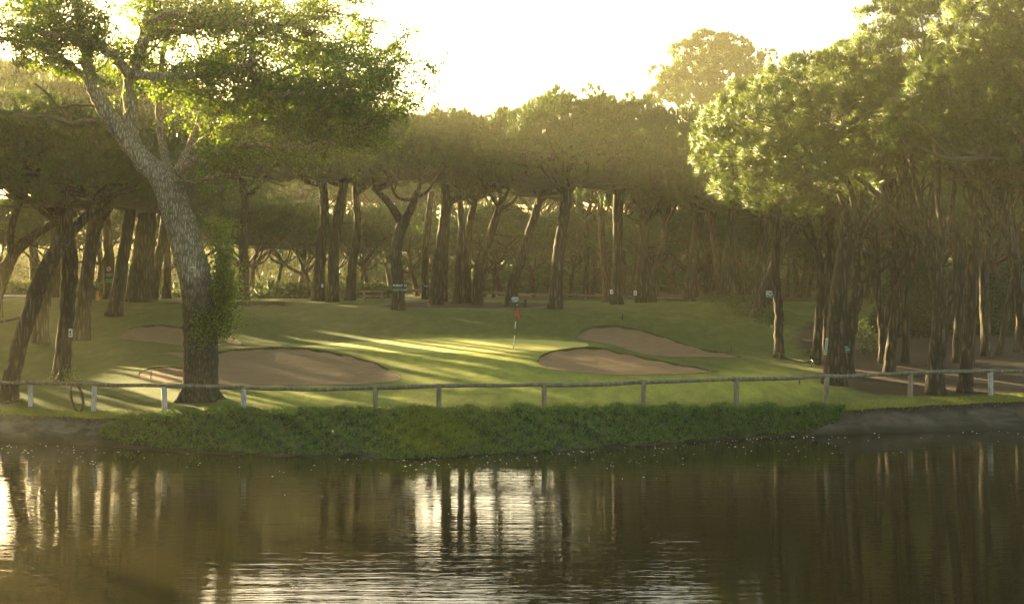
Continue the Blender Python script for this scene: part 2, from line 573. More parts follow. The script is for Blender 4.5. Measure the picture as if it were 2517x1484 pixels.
def hit(px, py, y0=53., y1=135.):
    Y = np.arange(y0, y1, .05)
    X = (px - CX) / F * Y
    d = EYE - (py - HY) / F * Y - terrain(X, Y)
    k = np.argmax(d <= 0)
    y = Y[k] if d[k] <= 0 else y1
    return np.array([(px - CX) / F * y, y])


def outline(pix, step=.3):
    p = np.array([hit(*q) for q in pix])
    p = np.vstack([p, p[:1]])
    q = np.vstack([p[-2], p, p[1]])
    out = []
    for i in range(1, len(q) - 2):
        n = max(2, int(np.linalg.norm(q[i + 1] - q[i]) / step))
        for k in range(n):
            t = k / n
            out.append(.5 * (2 * q[i] + (q[i + 1] - q[i - 1]) * t + (2 * q[i - 1] - 5 * q[i] + 4 * q[i + 1] - q[i + 2]) * t * t
                             + (3 * q[i] - q[i - 1] - 3 * q[i + 1] + q[i + 2]) * t ** 3))
    out = np.array(out)
    return out + rng.normal(0, .035, out.shape)


def in_poly(pts, poly):
    x, y = pts[:, 0], pts[:, 1]
    r = np.zeros(len(pts), bool)
    j = len(poly) - 1
    for i in range(len(poly)):
        xi, yi = poly[i]
        xj, yj = poly[j]
        c = ((yi > y) != (yj > y)) & (x < (xj - xi) * (y - yi) / (yj - yi + 1e-12) + xi)
        r ^= c
        j = i
    return r


def poly_dist(pts, poly):
    a = poly
    b = np.roll(poly, -1, 0)
    ab = b - a
    out = np.full(len(pts), 1e9)
    for s in range(len(a)):
        t = np.clip(((pts - a[s]) @ ab[s]) / (ab[s] @ ab[s] + 1e-12), 0, 1)
        out = np.minimum(out, np.linalg.norm(pts - a[s] - t[:, None] * ab[s], axis=1))
    return out


# pond rim: top edge of the bank and the water line, as sight lines
TOPPX = np.array([-420, -150, 0, 130, 260, 450, 700, 1000, 1300, 1600, 1850, 2040, 2200, 2350, 2517, 2700, 2950.])
TOPPY = np.array([1012, 1016, 1019, 1023, 1029, 1024, 1022, 1020, 1017, 1015, 1012, 1009, 1001, 993, 986, 980, 975.])
TOPZ = np.array([.95, .95, .95, .93, .9, 1.0, 1.0, 1.02, 1.02, 1.0, .95, .93, .93, .93, .95, .95, .95])
WATPY = np.array([1084, 1084, 1085, 1090, 1097, 1112, 1122, 1127, 1113, 1094, 1074, 1068, 1062, 1059, 1056, 1054, 1052.])


def rim_top(px):
    py = np.interp(px, TOPPX, TOPPY)
    z = np.interp(px, TOPPX, TOPZ)
    Y = (EYE - z) * F / (py - HY)
    return np.array([(px - CX) / F * Y, Y, z])


def rim_wat(px):
    py = np.interp(px, TOPPX, WATPY)
    Y = EYE * F / (py - HY)
    return np.array([(px - CX) / F * Y, Y, 0.])


rim_px = np.linspace(-420, 2950, 170)
rim = np.array([rim_top(p) for p in rim_px])
rim[:, 1] += .12 * np.sin(rim_px * .05) + .06 * np.sin(rim_px * .13)

bunkers = {
    'A': [(985, 932), (955, 908), (925, 893), (870, 876), (800, 862), (740, 855), (680, 852.5), (600, 857), (540, 863), (480, 868), (470, 900), (480, 935), (545, 944), (680, 946), (800, 946), (920, 942)],
    'B': [(340, 925), (358, 908), (400, 901), (440, 904), (462, 915), (464, 932), (440, 940), (390, 940), (355, 935)],
    'C': [(392, 866), (420, 863), (450, 864), (466, 872), (458, 882), (430, 875)],
    'D': [(297, 832), (318, 810), (360, 799), (400, 798), (440, 803), (520, 816), (565, 829), (595, 844), (575, 850), (520, 851), (450, 850), (380, 841), (330, 836)],
    'E': [(405, 745), (420, 742), (520, 742), (640, 741), (700, 742), (722, 747), (700, 752), (600, 752.5), (480, 750)],
    'F': [(1423, 830), (1432, 813), (1470, 801.5), (1520, 801), (1580, 812), (1650, 834), (1720, 856), (1790, 868), (1826, 876), (1790, 879), (1700, 877), (1600, 874), (1550, 862), (1500, 846), (1440, 837)],
    'G': [(1321, 890), (1332, 874), (1370, 859), (1420, 854), (1475, 854.5), (1540, 868), (1620, 885), (1700, 900), (1764, 913), (1700, 918), (1600, 921), (1500, 921), (1400, 913), (1345, 904)],
}
BK = {k: outline(v) for k, v in bunkers.items()}
GREEN = outline([(735, 851), (880, 840), (1050, 831), (1180, 832), (1330, 835), (1420, 842), (1448, 848), (1400, 857), (1280, 864), (1150, 867), (1000, 866), (850, 859)])

dirtR = np.vstack([[hit(*q) for q in [(1990, 792), (1950, 830), (1975, 870), (2005, 900), (2040, 925), (2085, 950), (2125, 966), (2200, 971)]],
                   [[19, 60.2], [23, 61.4], [40, 62.5], [60, 62.5], [60, 88], [19, 88]]])
dirtB = np.array([hit(*q) for q in [(925, 753), (1000, 742), (1100, 740), (1290, 743), (1420, 748), (1300, 756), (1100, 756.5), (980, 757)]])


def build_ground():
    pts, edges = [], []

    def loop(poly):
        s = len(pts)
        pts.extend(map(tuple, poly))
        n = len(poly)
        edges.extend([(s + i, s + (i + 1) % n) for i in range(n)])

    r2 = rim[:, :2]
    outer = np.vstack([[[-170, 57]], [[-120, 56.5], [-70, 56.2]], r2, [[70, 62], [120, 62], [170, 62]],
                       [[170, 110], [170, 200], [170, 330], [170, 600], [60, 600], [-60, 600], [-170, 600], [-170, 330], [-170, 200], [-170, 110]]])
    loop(outer)
    for b in BK.values():
        loop(b)
    loop(GREEN)
    for x0, x1, y0, y1, s in ((-30, 30, 49, 98, .62), (-48, 48, 49, 125, 1.5), (-90, 90, 50, 200, 4.), (-168, 168, 60, 590, 14.)):
        gx, gy = np.meshgrid(np.arange(x0, x1, s), np.arange(y0, y1, s))
        g = np.stack([gx.ravel(), gy.ravel()], -1)
        g = g + rng.uniform(-.25, .25, g.shape) * s
        if s > .7:
            k = {1.5: (-30, 30, 49, 98), 4.: (-48, 48, 49, 125), 14.: (-90, 90, 50, 200)}[s]
            g = g[~((g[:, 0] > k[0]) & (g[:, 0] < k[1]) & (g[:, 1] > k[2]) & (g[:, 1] < k[3]))]
        g = g[in_poly(g, outer)]
        pts.extend(map(tuple, g))
    vs, es, fs, *_ = delaunay_2d_cdt([Vector(p) for p in pts], edges, [], 0, 1e-5)
    V = np.array([[v.x, v.y] for v in vs])
    T = np.array([f for f in fs if len(f) == 3])
    cen = V[T].mean(1)
    T = T[in_poly(cen, outer)]
    cen = V[T].mean(1)
    z = terrain(V[:, 0], V[:, 1])
    lowrim = poly_dist(V, np.vstack([r2, r2[::-1]]))
    # ground eases down to the rim level
    near = np.clip(1 - lowrim / 1.3, 0, 1)
    rz = np.interp(V[:, 0], rim[:, 0], rim[:, 2])
    z = z * (1 - near ** 1.5) + np.minimum(z, rz) * near ** 1.5
    z += .02 * np.sin(V[:, 0] * 2.1 + np.sin(V[:, 1] * 1.3)) * np.sin(V[:, 1] * 1.7)
    owner = np.zeros(len(T), int)
    names = list(BK)
    for i, k in enumerate(names):
        owner[in_poly(cen, BK[k])] = i + 1
    owner[in_poly(cen, GREEN) & (owner == 0)] = 99

    def sub(mask, zz):
        t = T[mask]
        u, inv = np.unique(t, return_inverse=True)
        return np.column_stack([V[u], zz[u]]), inv.reshape(-1, 3), u

    def up(mv, mt):
        a, b, c = mv[mt[:, 0]], mv[mt[:, 1]], mv[mt[:, 2]]
        flip = np.cross(b - a, c - a)[:, 2] < 0
        mt[flip] = mt[flip][:, ::-1]
        return mt

    # turf
    mv, mt, u = sub(owner == 0, z)
    mb = MB().add(mv, up(mv, mt))
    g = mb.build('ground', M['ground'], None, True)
    tag(g, 'rolling green turf and brown pine needle floor around the bunkers', 'ground', None, 'structure')
    d = np.zeros(len(u))
    p2 = V[u]
    for poly, w, soft in ((dirtR, 1., 1.2), (dirtB, .75, .8)):
        s = poly_dist(p2, poly) * np.where(in_poly(p2, poly), 1, -1)
        d = np.maximum(d, w * np.clip(.5 + s / soft / 2, 0, 1))
    d = np.maximum(d, .6 * np.clip((p2[:, 1] - 103) / 5, 0, 1))
    strip = poly_dist(p2, np.vstack([r2, r2[::-1]]))
    d = np.maximum(d, .42 * np.clip(1 - strip / .35, 0, 1))
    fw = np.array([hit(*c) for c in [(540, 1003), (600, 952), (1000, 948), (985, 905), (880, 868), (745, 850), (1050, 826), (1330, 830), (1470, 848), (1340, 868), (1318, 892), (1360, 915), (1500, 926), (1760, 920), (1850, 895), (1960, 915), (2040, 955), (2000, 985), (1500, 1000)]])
    mv_ = np.clip(.5 + poly_dist(p2, fw) * np.where(in_poly(p2, fw), 1, -1) / 2.4, 0, 1)  # mown area doubles as the half-lit part of the lawn
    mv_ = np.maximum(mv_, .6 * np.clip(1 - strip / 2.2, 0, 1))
    am = g.data.attributes.new('mown_lit', 'FLOAT', 'POINT')
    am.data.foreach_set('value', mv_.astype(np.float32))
    at = g.data.attributes.new('dirt', 'FLOAT', 'POINT')
    at.data.foreach_set('value', d.astype(np.float32))
    # green
    mv, mt, u = sub(owner == 99, z)
    tag(MB().add(mv, up(mv, mt)).build('putting_green', M['green'], None, True), 'smooth pale putting green around the red flag', 'green', None, 'structure')
    desc = {'A': 'largest bunker of brown sand directly behind the fence, right of the leaning poplar',
            'B': 'small sand bunker just behind the fence, left of the poplar trunk',
            'C': 'thin sliver of sand peeping over the mound left of the poplar trunk',
            'D': 'sand bunker in the slope behind the poplar, crossed by its trunk',
            'E': 'long dark bunker with a straight lip at the far top of the lawn',
            'F': 'darker upper sand bunker cut in the bank right of the flag',
            'G': 'pale lower sand bunker right of the flag, with pointed right end'}
    lip = MB()
    for i, k in enumerate(names):
        poly = BK[k]
        m = owner == i + 1
        t = T[m]
        u = np.unique(t)
        dist = poly_dist(V[u], poly)
        rimmask = dist < 1e-3
        # lip is taller where the sand faces the pond
        c = poly.mean(0)
        zz = z.copy()
        # local outward direction ~ from nearest polygon edge normal
        a = poly
        nb = np.roll(poly, -1, 0) - np.roll(poly, 1, 0)
        nrm = np.stack([nb[:, 1], -nb[:, 0]], -1)
        nrm = unit(nrm)
        if np.mean(np.sum(nrm * (a - c), 1)) < 0:
            nrm = -nrm
        near_i = np.argmin(((V[u][:, None] - a[None]) ** 2).sum(-1), 1)
        ny = nrm[near_i, 1]
        liph = .02 + .08 * np.clip(ny + .15, 0, 1) + (.18 if k == 'E' else 0.)
        liph = liph * (.35 if k in 'BC' else 1.)
        liph = liph + (.0 if k in 'BC' else .03) * np.sin(V[u][:, 0] * 5.)
        bowl = .32 * np.clip(dist / 2.2, 0, 1) ** 1.2 * (.3 if k in 'BCE' else 1.)
        ripple = .018 * np.sin(V[u][:, 0] * 3 + V[u][:, 1] * 5) * np.clip(dist, 0, 1)
        zz[u] = z[u] - liph - bowl + ripple
        mv, mt, _ = sub(m, zz)
        o = MB().add(mv, up(mv, mt)).build('sand_bunker', M['sand'], None, True)
        tag(o, desc[k], 'bunker', None, 'structure')
        ub = u[rimmask]
        # cut edge between turf and sand
        seg = {}
        e = np.vstack([t[:, [0, 1]], t[:, [1, 2]], t[:, [2, 0]]])
        es_ = np.sort(e, 1)
        un, cnt = np.unique(es_, axis=0, return_counts=True)
        for p, q in un[cnt == 1]:
            A = np.array([*V[p], z[p] + .012])
            B = np.array([*V[q], z[q] + .012])
            C = np.array([*V[q], zz[q] - .01])
            D = np.array([*V[p], zz[p] - .01])
            lip.add(np.array([A, B, C, D]), None, [[0, 1, 2, 3]])
    o = lip.build('bunker_edge', M['lip'])
    tag(o, 'cut turf edge running around the sand bunkers', 'turf edge', None, 'structure')
    return z


build_ground()


def bank_point(px, v):
    """v = 0 lip, 1 water line, > 1 under water"""
    T_, W = rim_top(px), rim_wat(px)
    T_[1] += .12 * np.sin(px * .05) + .06 * np.sin(px * .13)
    k = np.clip(v, 0, 1)
    s = .62 * k + .38 * k ** 2.2          # plan: steep first
    h = 1 - (1.35 * k - .35 * k * k)
    x = T_[0] * (1 - s) + W[0] * s
    y = T_[1] * (1 - s) + W[1] * s
    z = T_[2] * h
    if v > 1:
        y -= (v - 1) * 2.
        z = -(v - 1) * .9
    return np.array([x, y, z])


def build_bank():
    pxs = np.linspace(-420, 2950, 420)
    vs = np.concatenate([np.linspace(0, 1, 15), [1.25, 1.7]])
    V = np.array([[bank_point(p, v) for v in vs] for p in pxs])
    V[..., 1] += .05 * np.sin(pxs * .09)[:, None] * np.sin(vs * 7)[None] + .03 * np.sin(pxs * .31)[:, None] * np.sin(vs * 13 + 1)[None]
    V[:, 1:, 2] += (.035 * np.sin(pxs * .053)[:, None] * np.sin(vs * 9 + 2)[None])[:, 1:]
    n, m = V.shape[:2]
    i, j = np.meshgrid(np.arange(n - 1), np.arange(m - 1), indexing='ij')
    Q = np.stack([i * m + j, i * m + j + 1, (i + 1) * m + j + 1, (i + 1) * m + j], -1).reshape(-1, 4)
    mb = MB().add(V.reshape(-1, 3), None, Q)
    for sgn, e in ((-1, V[0]), (1, V[-1])):
        W = e.copy()
        W[:, 0] = sgn * 170
        q = np.vstack([e, W])
        k = np.arange(m - 1)
        f = np.stack([k, k + 1, k + 1 + m, k + m], -1)
        mb.add(q, None, f if sgn > 0 else f[:, ::-1])
    tag(mb.build('pond_bank', M['concrete'], None, True), 'stained grey concrete slope lining the edge of the pond', 'bank', None, 'structure')


build_bank()

w = MB().add([[-170, -110, 0], [170, -110, 0], [170, 61, 0], [-170, 61, 0]], None, [[0, 1, 2, 3]]).build('water', M['water'])
tag(w, 'dark rippled pond reflecting the trees and bright sky', 'pond', None, 'structure')


# ------------------------------------------------------------------ plants on the bank
def lump(x, y):
    return .5 + .25 * np.sin(x * 1.7 + 1.3 * np.sin(y * 1.1)) + .25 * np.sin(x * 4.3 + 2 * np.sin(x * .9) + y * 3.)


def plant_extent(px):
    top = np.interp(px, [245, 300, 420, 1900, 1990, 2050, 2075], [.5, .12, -.14, -.14, -.1, -.03, .1])
    bot = np.interp(px, [245, 300, 400, 600, 900, 990, 1100, 1200, 1400, 1700, 1900, 1990, 2050, 2075], [.6, .84, .91, .94, .95, 1.02, 1.03, .97, .95, .94, .88, .74, .42, .15])
    return top, bot


def mound_pts(px, v):
    """surface of the plant cushion"""
    out = np.empty((len(px), 3))
    for i, (p, t) in enumerate(zip(px, v)):
        a, b = plant_extent(p)
        vv = a + (b - a) * t
        q = bank_point(p, max(vv, 0))
        if vv < 0:
            q[1] += -vv * 3.2
            q[2] += .05
        out[i] = q
    prof = np.clip(np.sin(np.pi * np.clip(v * .93 + .05, 0, 1)), 0, 1) ** .55
    hgt = prof * (.13 + .2 * lump(out[:, 0], out[:, 1]) + .12 * np.sin(out[:, 0] * 7.3) * np.sin(out[:, 1] * 6.1) + .1 * np.sin(out[:, 0] * 2.9 + out[:, 1] * 2))
    out[:, 2] += hgt
    out[:, 1] -= hgt * .35 * np.clip(v, 0, 1)
    return out


def build_iceplants():
    pxs = np.linspace(250, 2072, 240)
    vs = np.linspace(0, 1, 16)
    A, B = np.meshgrid(pxs, vs, indexing='ij')
    V = mound_pts(A.ravel(), B.ravel())
    V[:, 2] -= .07
    n, m = len(pxs), len(vs)
    i, j = np.meshgrid(np.arange(n - 1), np.arange(m - 1), indexing='ij')
    Q = np.stack([i * m + j, i * m + j + 1, (i + 1) * m + j + 1, (i + 1) * m + j], -1).reshape(-1, 4)
    root = MB().add(V, None, Q).build('ice_plants', M['under'], None, True)
    tag(root, 'dense green ice plants hanging over the concrete bank of the pond', 'ground cover', None, 'stuff')
    # rosettes of fleshy upright leaves
    n = 11000
    px = rng.uniform(248, 2074, n)
    t = np.clip(rng.uniform(-.02, 1.04, n), 0, 1)
    c = mound_pts(px, t)
    k = 6
    base = np.repeat(c, k, 0) + rng.normal(0, .025, (n * k, 3))
    d = rand_unit(n * k) * .75 + np.array([0, -.25, .95])
    d[:, 2] -= np.repeat(t, k) * .5
    mb = MB()
    L = rng.uniform(.09, .2, n * k) * np.repeat(rng.uniform(.7, 1.35, n), k)
    d = unit(d)
    blades(mb, base, d, L, .03, unit(d + np.array([0, -.5, .6])))
    mb.build('fleshy_leaves', M['iceplant'], root)
    # long grass tongue reaching the water
    n = 5200
    px = np.clip(rng.normal(1060, 75, n), 900, 1330)
    t = np.clip(rng.beta(2.2, 1.6, n) + .02, 0, 1.05)
    c = mound_pts(px, np.clip(t, 0, 1))
    mb = MB()
    d = unit(rand_unit(n) * .55 + np.array([.25, -.5, .65]))
    blades(mb, c, d, rng.uniform(.2, .42, n), .022)
    n = 2600
    px = np.clip(rng.uniform(900, 2050, n), 900, 2060)
    c = mound_pts(px, rng.uniform(0, .12, n))
    d = unit(rand_unit(n) * .5 + np.array([.1, -.1, 1]))
    blades(mb, c, d, rng.uniform(.12, .26, n), .02)
    g = mb.build('long_grass', M['grassblade'])
    tag(g, 'tongue of long light green grass falling down the planted bank to the water', 'grass', None, 'stuff')


build_iceplants()


def build_lip_grass():
    mb, ml = MB(), MB()
    for lo, hi, n in ((-420, 270, 7000), (2030, 2900, 8000), (270, 2030, 3500)):
        px = rng.uniform(lo, hi, n)
        t = rng.uniform(0, 1, n) ** 1.4
        b = np.array([bank_point(p, 0) for p in px])
        b[:, 1] += t * 1.5 - .06
        z = terrain(b[:, 0], b[:, 1])
        k = np.clip(1 - (t * 1.5) / 1.3, 0, 1) ** 1.5
        b[:, 2] = z * (1 - k) + np.minimum(z, b[:, 2]) * k
        blades(mb, b, unit(rand_unit(n) * .6 + np.array([0, -.1, 1])), rng.uniform(.05, .15, n), .016)
    o = mb.build('lip_grass', M['grassblade'])
    tag(o, 'short rough grass along the top of the concrete bank', 'grass', None, 'stuff')
    n = 2600
    px = np.concatenate([rng.uniform(-200, 265, n // 2), rng.uniform(2050, 2800, n - n // 2)])
    b = np.array([bank_point(p, abs(v)) for p, v in zip(px, rng.normal(0, .07, n))])
    b[:, 2] += .012
    leaves(ml, b, unit(rand_unit(n) * np.array([1, 1, .35])), rng.uniform(.04, .11, n), .035)
    tag(ml.build('leaf_litter', M['litter']), 'brown dead leaves lying along the lip of the bank', 'leaf litter', None, 'stuff')


build_lip_grass()


def build_flecks():
    mb = MB()
    n = 400
    px = np.concatenate([rng.uniform(-100, 2600, 160), rng.uniform(1000, 2000, 180), rng.uniform(0, 400, 60)])
    w_ = np.array([rim_wat(p) for p in px])
    off = rng.exponential(2.2, n) + .12
    x, y = w_[:, 0] + rng.normal(0, .4, n), w_[:, 1] - np.clip(off, .15, 12)
    s = rng.uniform(.004, .02, n)
    a = rng.uniform(0, 6.28, n)
    e = rng.uniform(.6, 2.6, n)
    for k in range(n):
        th = np.arange(6) * math.pi / 3
        q = np.stack([np.cos(th) * s[k] * e[k], np.sin(th) * s[k]], -1)
        ca, sa = math.cos(a[k] * .1), math.sin(a[k] * .1)
        q = q @ np.array([[ca, sa], [-sa, ca]])
        bot = np.column_stack([q[:, 0] + x[k], q[:, 1] + y[k], np.full(6, .003)])
        top = np.column_stack([q[:, 0] * .8 + x[k], q[:, 1] * .8 + y[k], np.full(6, .003 + s[k] * .5)])
        V = np.vstack([bot, top, top.mean(0)])
        j = np.arange(6)
        mb.add(V, np.stack([6 + j, 6 + (j + 1) % 6, np.full(6, 12)], -1), np.stack([j, (j + 1) % 6, 6 + (j + 1) % 6, 6 + j], -1))
    tag(mb.build('floating_debris', M['fleck'], None, True), 'pale petals and flecks floating on the pond near the bank', 'flecks', None, 'stuff')


build_flecks()

# ------------------------------------------------------------------ tree kit
def needle_pads(mb, C, N, pr, ntuft, nblade, L, w, up=.25, flat=.75):
    """C pad centres, N outward directions: bristly cushions of needles"""
    n = len(C)
    C = np.repeat(C, ntuft, 0)
    N = np.repeat(N, ntuft, 0)
    R_ = np.repeat(np.broadcast_to(np.asarray(pr, float), (n,)), ntuft)[:, None]
    t = unit(N * .85 + rand_unit(len(C)) * .95)
    pos = C + t * R_ * rng.uniform(.55, 1.05, (len(C), 1)) * np.array([1, 1, flat])
    P_ = np.repeat(pos, nblade, 0) + rng.normal(0, L * .1, (len(pos) * nblade, 3))
    t = np.repeat(t, nblade, 0)
    d = unit(t * .7 + rand_unit(len(P_)) * .75 + np.array([0, 0, up]))
    blades(mb, P_, d, rng.uniform(.6, 1.1, len(P_)) * L, w, unit(d * .55 + t + np.array([0, 0, .25])))


def dome_crown(R, H, npad, ntuft, nblade, L, w, pr=.85, twigs=True):
    """needles and twig meshes of an umbrella crown, origin under its centre"""
    a = rng.uniform(0, 2 * np.pi, npad)
    r = np.sqrt(rng.uniform(0, 1, npad))
    wob = 1 + .1 * np.sin(a * 3 + rng.uniform(0, 6)) + .07 * np.sin(a * 5 + rng.uniform(0, 6))
    z = H * np.clip(1 - r ** 2.3, 0, 1) ** .7 * rng.uniform(.82, 1.04, npad)
    x, y = R * wob * r * np.cos(a), R * wob * r * np.sin(a)
    ns = int(5 + R * 4)
    sa, sr = rng.uniform(0, 2 * np.pi, ns), R * np.sqrt(rng.uniform(0, 1, ns))
    d2 = ((x[:, None] - sr * np.cos(sa)) ** 2 + (y[:, None] - sr * np.sin(sa)) ** 2).min(1)
    z += .75 * np.exp(-d2 / .8) - .3
    C = np.stack([x, y, z], -1)
    N = unit(np.stack([np.cos(a) * r ** 2 * 1.1, np.sin(a) * r ** 2 * 1.1, 1.05 - .75 * r ** 3], -1))
    mb = MB()
    needle_pads(mb, C, N, pr * rng.uniform(.7, 1.25, npad), ntuft, nblade, L, w)
    # thin underside
    k = int(npad * .45)
    sel = rng.choice(npad, k, False)
    U = C[sel] * np.array([.9, .9, .45]) + rng.normal(0, .4, (k, 3)) + np.array([0, 0, -.25])
    needle_pads(mb, U, unit(N[sel] + np.array([0, 0, -.4])), pr * .8, max(3, ntuft // 3), nblade, L, w)
    tw = MB()
    if twigs:
        for q in C[::2]:
            s = np.array([q[0] * rng.uniform(.05, .35), q[1] * rng.uniform(.05, .35), -H * .22])
            m_ = s * .45 + q * .55 + np.array([0, 0, -H * .16]) + rng.normal(0, .2, 3)
            tube(tw, smooth_path([s, m_, q], 3), np.linspace(.055, .014, 7), 4, cap=False)
            if rng.random() < .6:
                e = q * np.array([.9, .9, .6]) + rng.normal(0, .8, 3)
                tube(tw, smooth_path([m_, (m_ + e) / 2 + rng.normal(0, .12, 3), e], 2), np.linspace(.028, .01, 5), 3, cap=False)
    return mb, tw


ARCH = {}
for i in range(5):
    a, b = dome_crown(6., 3.6, 230, 13, 18, .34, .055, .8)
    ARCH[i] = (a.mesh('needle_crown', M['needles']), b.mesh('crown_twigs', M['twig']))


def link(me, name, parent, loc, scale=(1, 1, 1), rz=0.):
    o = bpy.data.objects.new(name, me)
    COL.objects.link(o)
    o.parent = parent
    o.location = loc
    o.scale = scale
    o.rotation_euler = (0, 0, rz)
    return o


def limbs_to(mb, start, direction, r0, centre, R, H, n, spread=(.35, .8)):
    for i in range(n):
        a = 2 * np.pi * i / n + rng.uniform(-.4, .4)
        f = rng.uniform(*spread)
        t = centre + np.array([math.cos(a) * R * f, math.sin(a) * R * f, H * (.35 - .3 * f) + rng.uniform(-.1, .15) * H])
        s = start - direction * rng.uniform(0, .9)
        d = t - s
        m1 = s + d * .33 + np.array([0, 0, -.06 * np.linalg.norm(d[:2])]) + rng.normal(0, .16, 3)
        m2 = s + d * .68 + np.array([0, 0, .02]) + rng.normal(0, .18, 3)
        path = smooth_path([s, m1, m2, t], 4)
        rr = np.linspace(r0 * rng.uniform(.42, .62), .045, len(path))
        tube(mb, path, rr, 7, .03, cap=False)
        for _ in range(3):
            k = rng.integers(5, len(path) - 2)
            q = path[k]
            a2 = a + rng.uniform(-1., 1.)
            f2 = rng.uniform(.5, .95)
            t2 = centre + np.array([math.cos(a2) * R * f2, math.sin(a2) * R * f2, H * rng.uniform(.05, .45)])
            t2 = q + (t2 - q) * rng.uniform(.5, .9)
            mm = (q + t2) / 2 + rng.normal(0, .15, 3)
            tube(mb, smooth_path([q, mm, t2], 3), np.linspace(rr[k] * .7, .022, 7), 5, cap=False)


def trunk_pts(Y, path, base_z=None):
    pts, rad = [], []
    for i, q in enumerate(path):
        p = P(q[0], q[1], Y)
        if i == 0:
            g = ground_at(p[0], Y)
            p[2] = g - .12
        pts.append(p)
        rad.append(q[2] / F * Y)
    return np.array(pts), np.array(rad)


def pine(label, Y, path, crowns=(), bark='pine_bark', forks=(), group=None, n=6, name='umbrella_pine', flare=1.28, lobes=None, dead=0):
    pts, rad = trunk_pts(Y, path)
    base = np.array([pts[0][0], Y, pts[0][2] + .12])
    root = empty(name, base)
    tag(root, label, 'pine tree', group)
    sp = smooth_path(np.column_stack([pts, rad]), 6)
    pp, rr = sp[:, :3].copy(), sp[:, 3].copy()
    zrel = pp[:, 2] - pp[0, 2]
    rr *= 1 + (flare - 1) * np.exp(-zrel / .35)
    pp[1:-1, :2] += rng.normal(0, .018, (len(pp) - 2, 2))
    tb = MB()
    tube(tb, pp, rr, 12, .035)
    ends = []
    if forks:
        for fk in forks:
            dY = fk[0]
            q = []
            r = []
            m = len(fk[1])
            for i, (a, b, h) in enumerate(fk[1]):
                y = Y + dY * i / max(1, m - 1)
                q.append(P(a, b, y))
                r.append(h / F * Y)
            s = smooth_path(np.column_stack([q, r]), 5)
            tube(tb, s[:, :3], s[:, 3], 9, .035)
            ends.append((s[-1, :3], unit(s[-1, :3] - s[-3, :3]), s[-1, 3] * 1.5))
    else:
        ends.append((pp[-1], unit(pp[-1] - pp[-4]), rr[-1] * 1.25))
    bb = MB()
    for _ in range(dead):                       # bare dead side branches
        k = rng.integers(len(pp) // 2, len(pp) - 1)
        a = rng.uniform(0, 6.28)
        l = rng.uniform(1.2, 2.8)
        e = pp[k] + np.array([math.cos(a) * l, math.sin(a) * l * .6, rng.uniform(-.2, .9)])
        mm = (pp[k] + e) / 2 + np.array([0, 0, -.15])
        tube(bb, smooth_path([pp[k], mm, e], 3), np.linspace(.05, .012, 7), 4, cap=False)
        for _ in range(3):
            q = pp[k] + (e - pp[k]) * rng.uniform(.4, .9)
            tube(bb, np.array([q, q + rng.normal(0, .45, 3)]), [.018, .008], 3, cap=False)
    cs = []
    for j, c in enumerate(crowns):
        px, ptop, pbot, rx = c[:4]
        y = Y + (c[4] if len(c) > 4 else 0.)
        cc = P(px, pbot, y)
        top = P(px, ptop, y)[2]
        R = rx / F * y
        H = max(1.2, top - cc[2] - .75)
        cc[2] += H * .12
        H *= .88
        cs.append((cc, R, H))
    for i, (e, d, r) in enumerate(ends):
        if cs:
            cc, R, H = min(cs, key=lambda q: np.linalg.norm(q[0] - e))
            limbs_to(bb, e, d, r, cc, R, H, n if len(ends) == 1 else max(3, n - 2))
    tb.build('trunk', M[bark], root, True, base)
    if bb.n:
        bb.build('branches', M[bark], root, True, base)
    for cc, R, H in cs:
        i = int(rng.integers(0, 5))
        rz = rng.uniform(0, 6.28)
        link(ARCH[i][0], 'crown', root, cc - base, (R / 6, R / 6, H / 3.6), rz)
        link(ARCH[i][1], 'crown_twigs', root, cc - base, (R / 6, R / 6, H / 3.6), rz)
    if lobes:
        nb, tw = MB(), MB()
        L = []
        for lb in lobes:
            px, py, rx, ry = lb[:4]
            y = Y + (lb[4] if len(lb) > 4 else 0.)
            c = P(px, py, y)
            L.append((c, np.array([rx / F * y, (rx / F * y) * .95, ry / F * y])))
        src = [e[0] for e in ends]
        for c, r in L:
            area = 4 * np.pi * ((r[0] * r[1]) ** 1.6 / 3 + 2 * (r[0] * r[2]) ** 1.6 / 3) ** (1 / 1.6)
            k = int(area * 2.6)
            dn = rand_unit(k)
            dn = dn[dn[:, 2] > -.55]
            C = c + dn * r * rng.uniform(.82, 1.03, (len(dn), 1))
            keep = np.ones(len(C), bool)
            for c2, r2 in L:
                if c2 is not c:
                    keep &= (((C - c2) / (r2 * .8)) ** 2).sum(1) > 1
            C, dn = C[keep], dn[keep]
            if len(C):
                needle_pads(nb, C, unit(dn * np.array([1, 1, .9]) + np.array([0, 0, .25])), rng.uniform(.3, .58, len(C)), 9, 20, .3, .027, .3, .8)
            s = min(src, key=lambda q: np.linalg.norm(q - c))
            mid = s * .5 + c * .5 + np.array([0, 0, -.25 * np.linalg.norm((c - s)[:2]) * .3]) + rng.normal(0, .2, 3)
            lp = smooth_path([s, mid, c], 5)
            tube(tw, lp, np.linspace(.1, .04, len(lp)), 6, .03, cap=False)
            for q in C[::2]:
                b0 = lp[rng.integers(4, len(lp))]
                m_ = b0 * .5 + q * .5 + rng.normal(0, .14, 3) + np.array([0, 0, -.1])
                tube(tw, smooth_path([b0, m_, q], 2), np.linspace(.03, .009, 5), 3, cap=False)
        nb.build('crown', M['needles_near'], root, False, base)
        tw.build('crown_twigs', M['twig'], root, True, base)
    return root


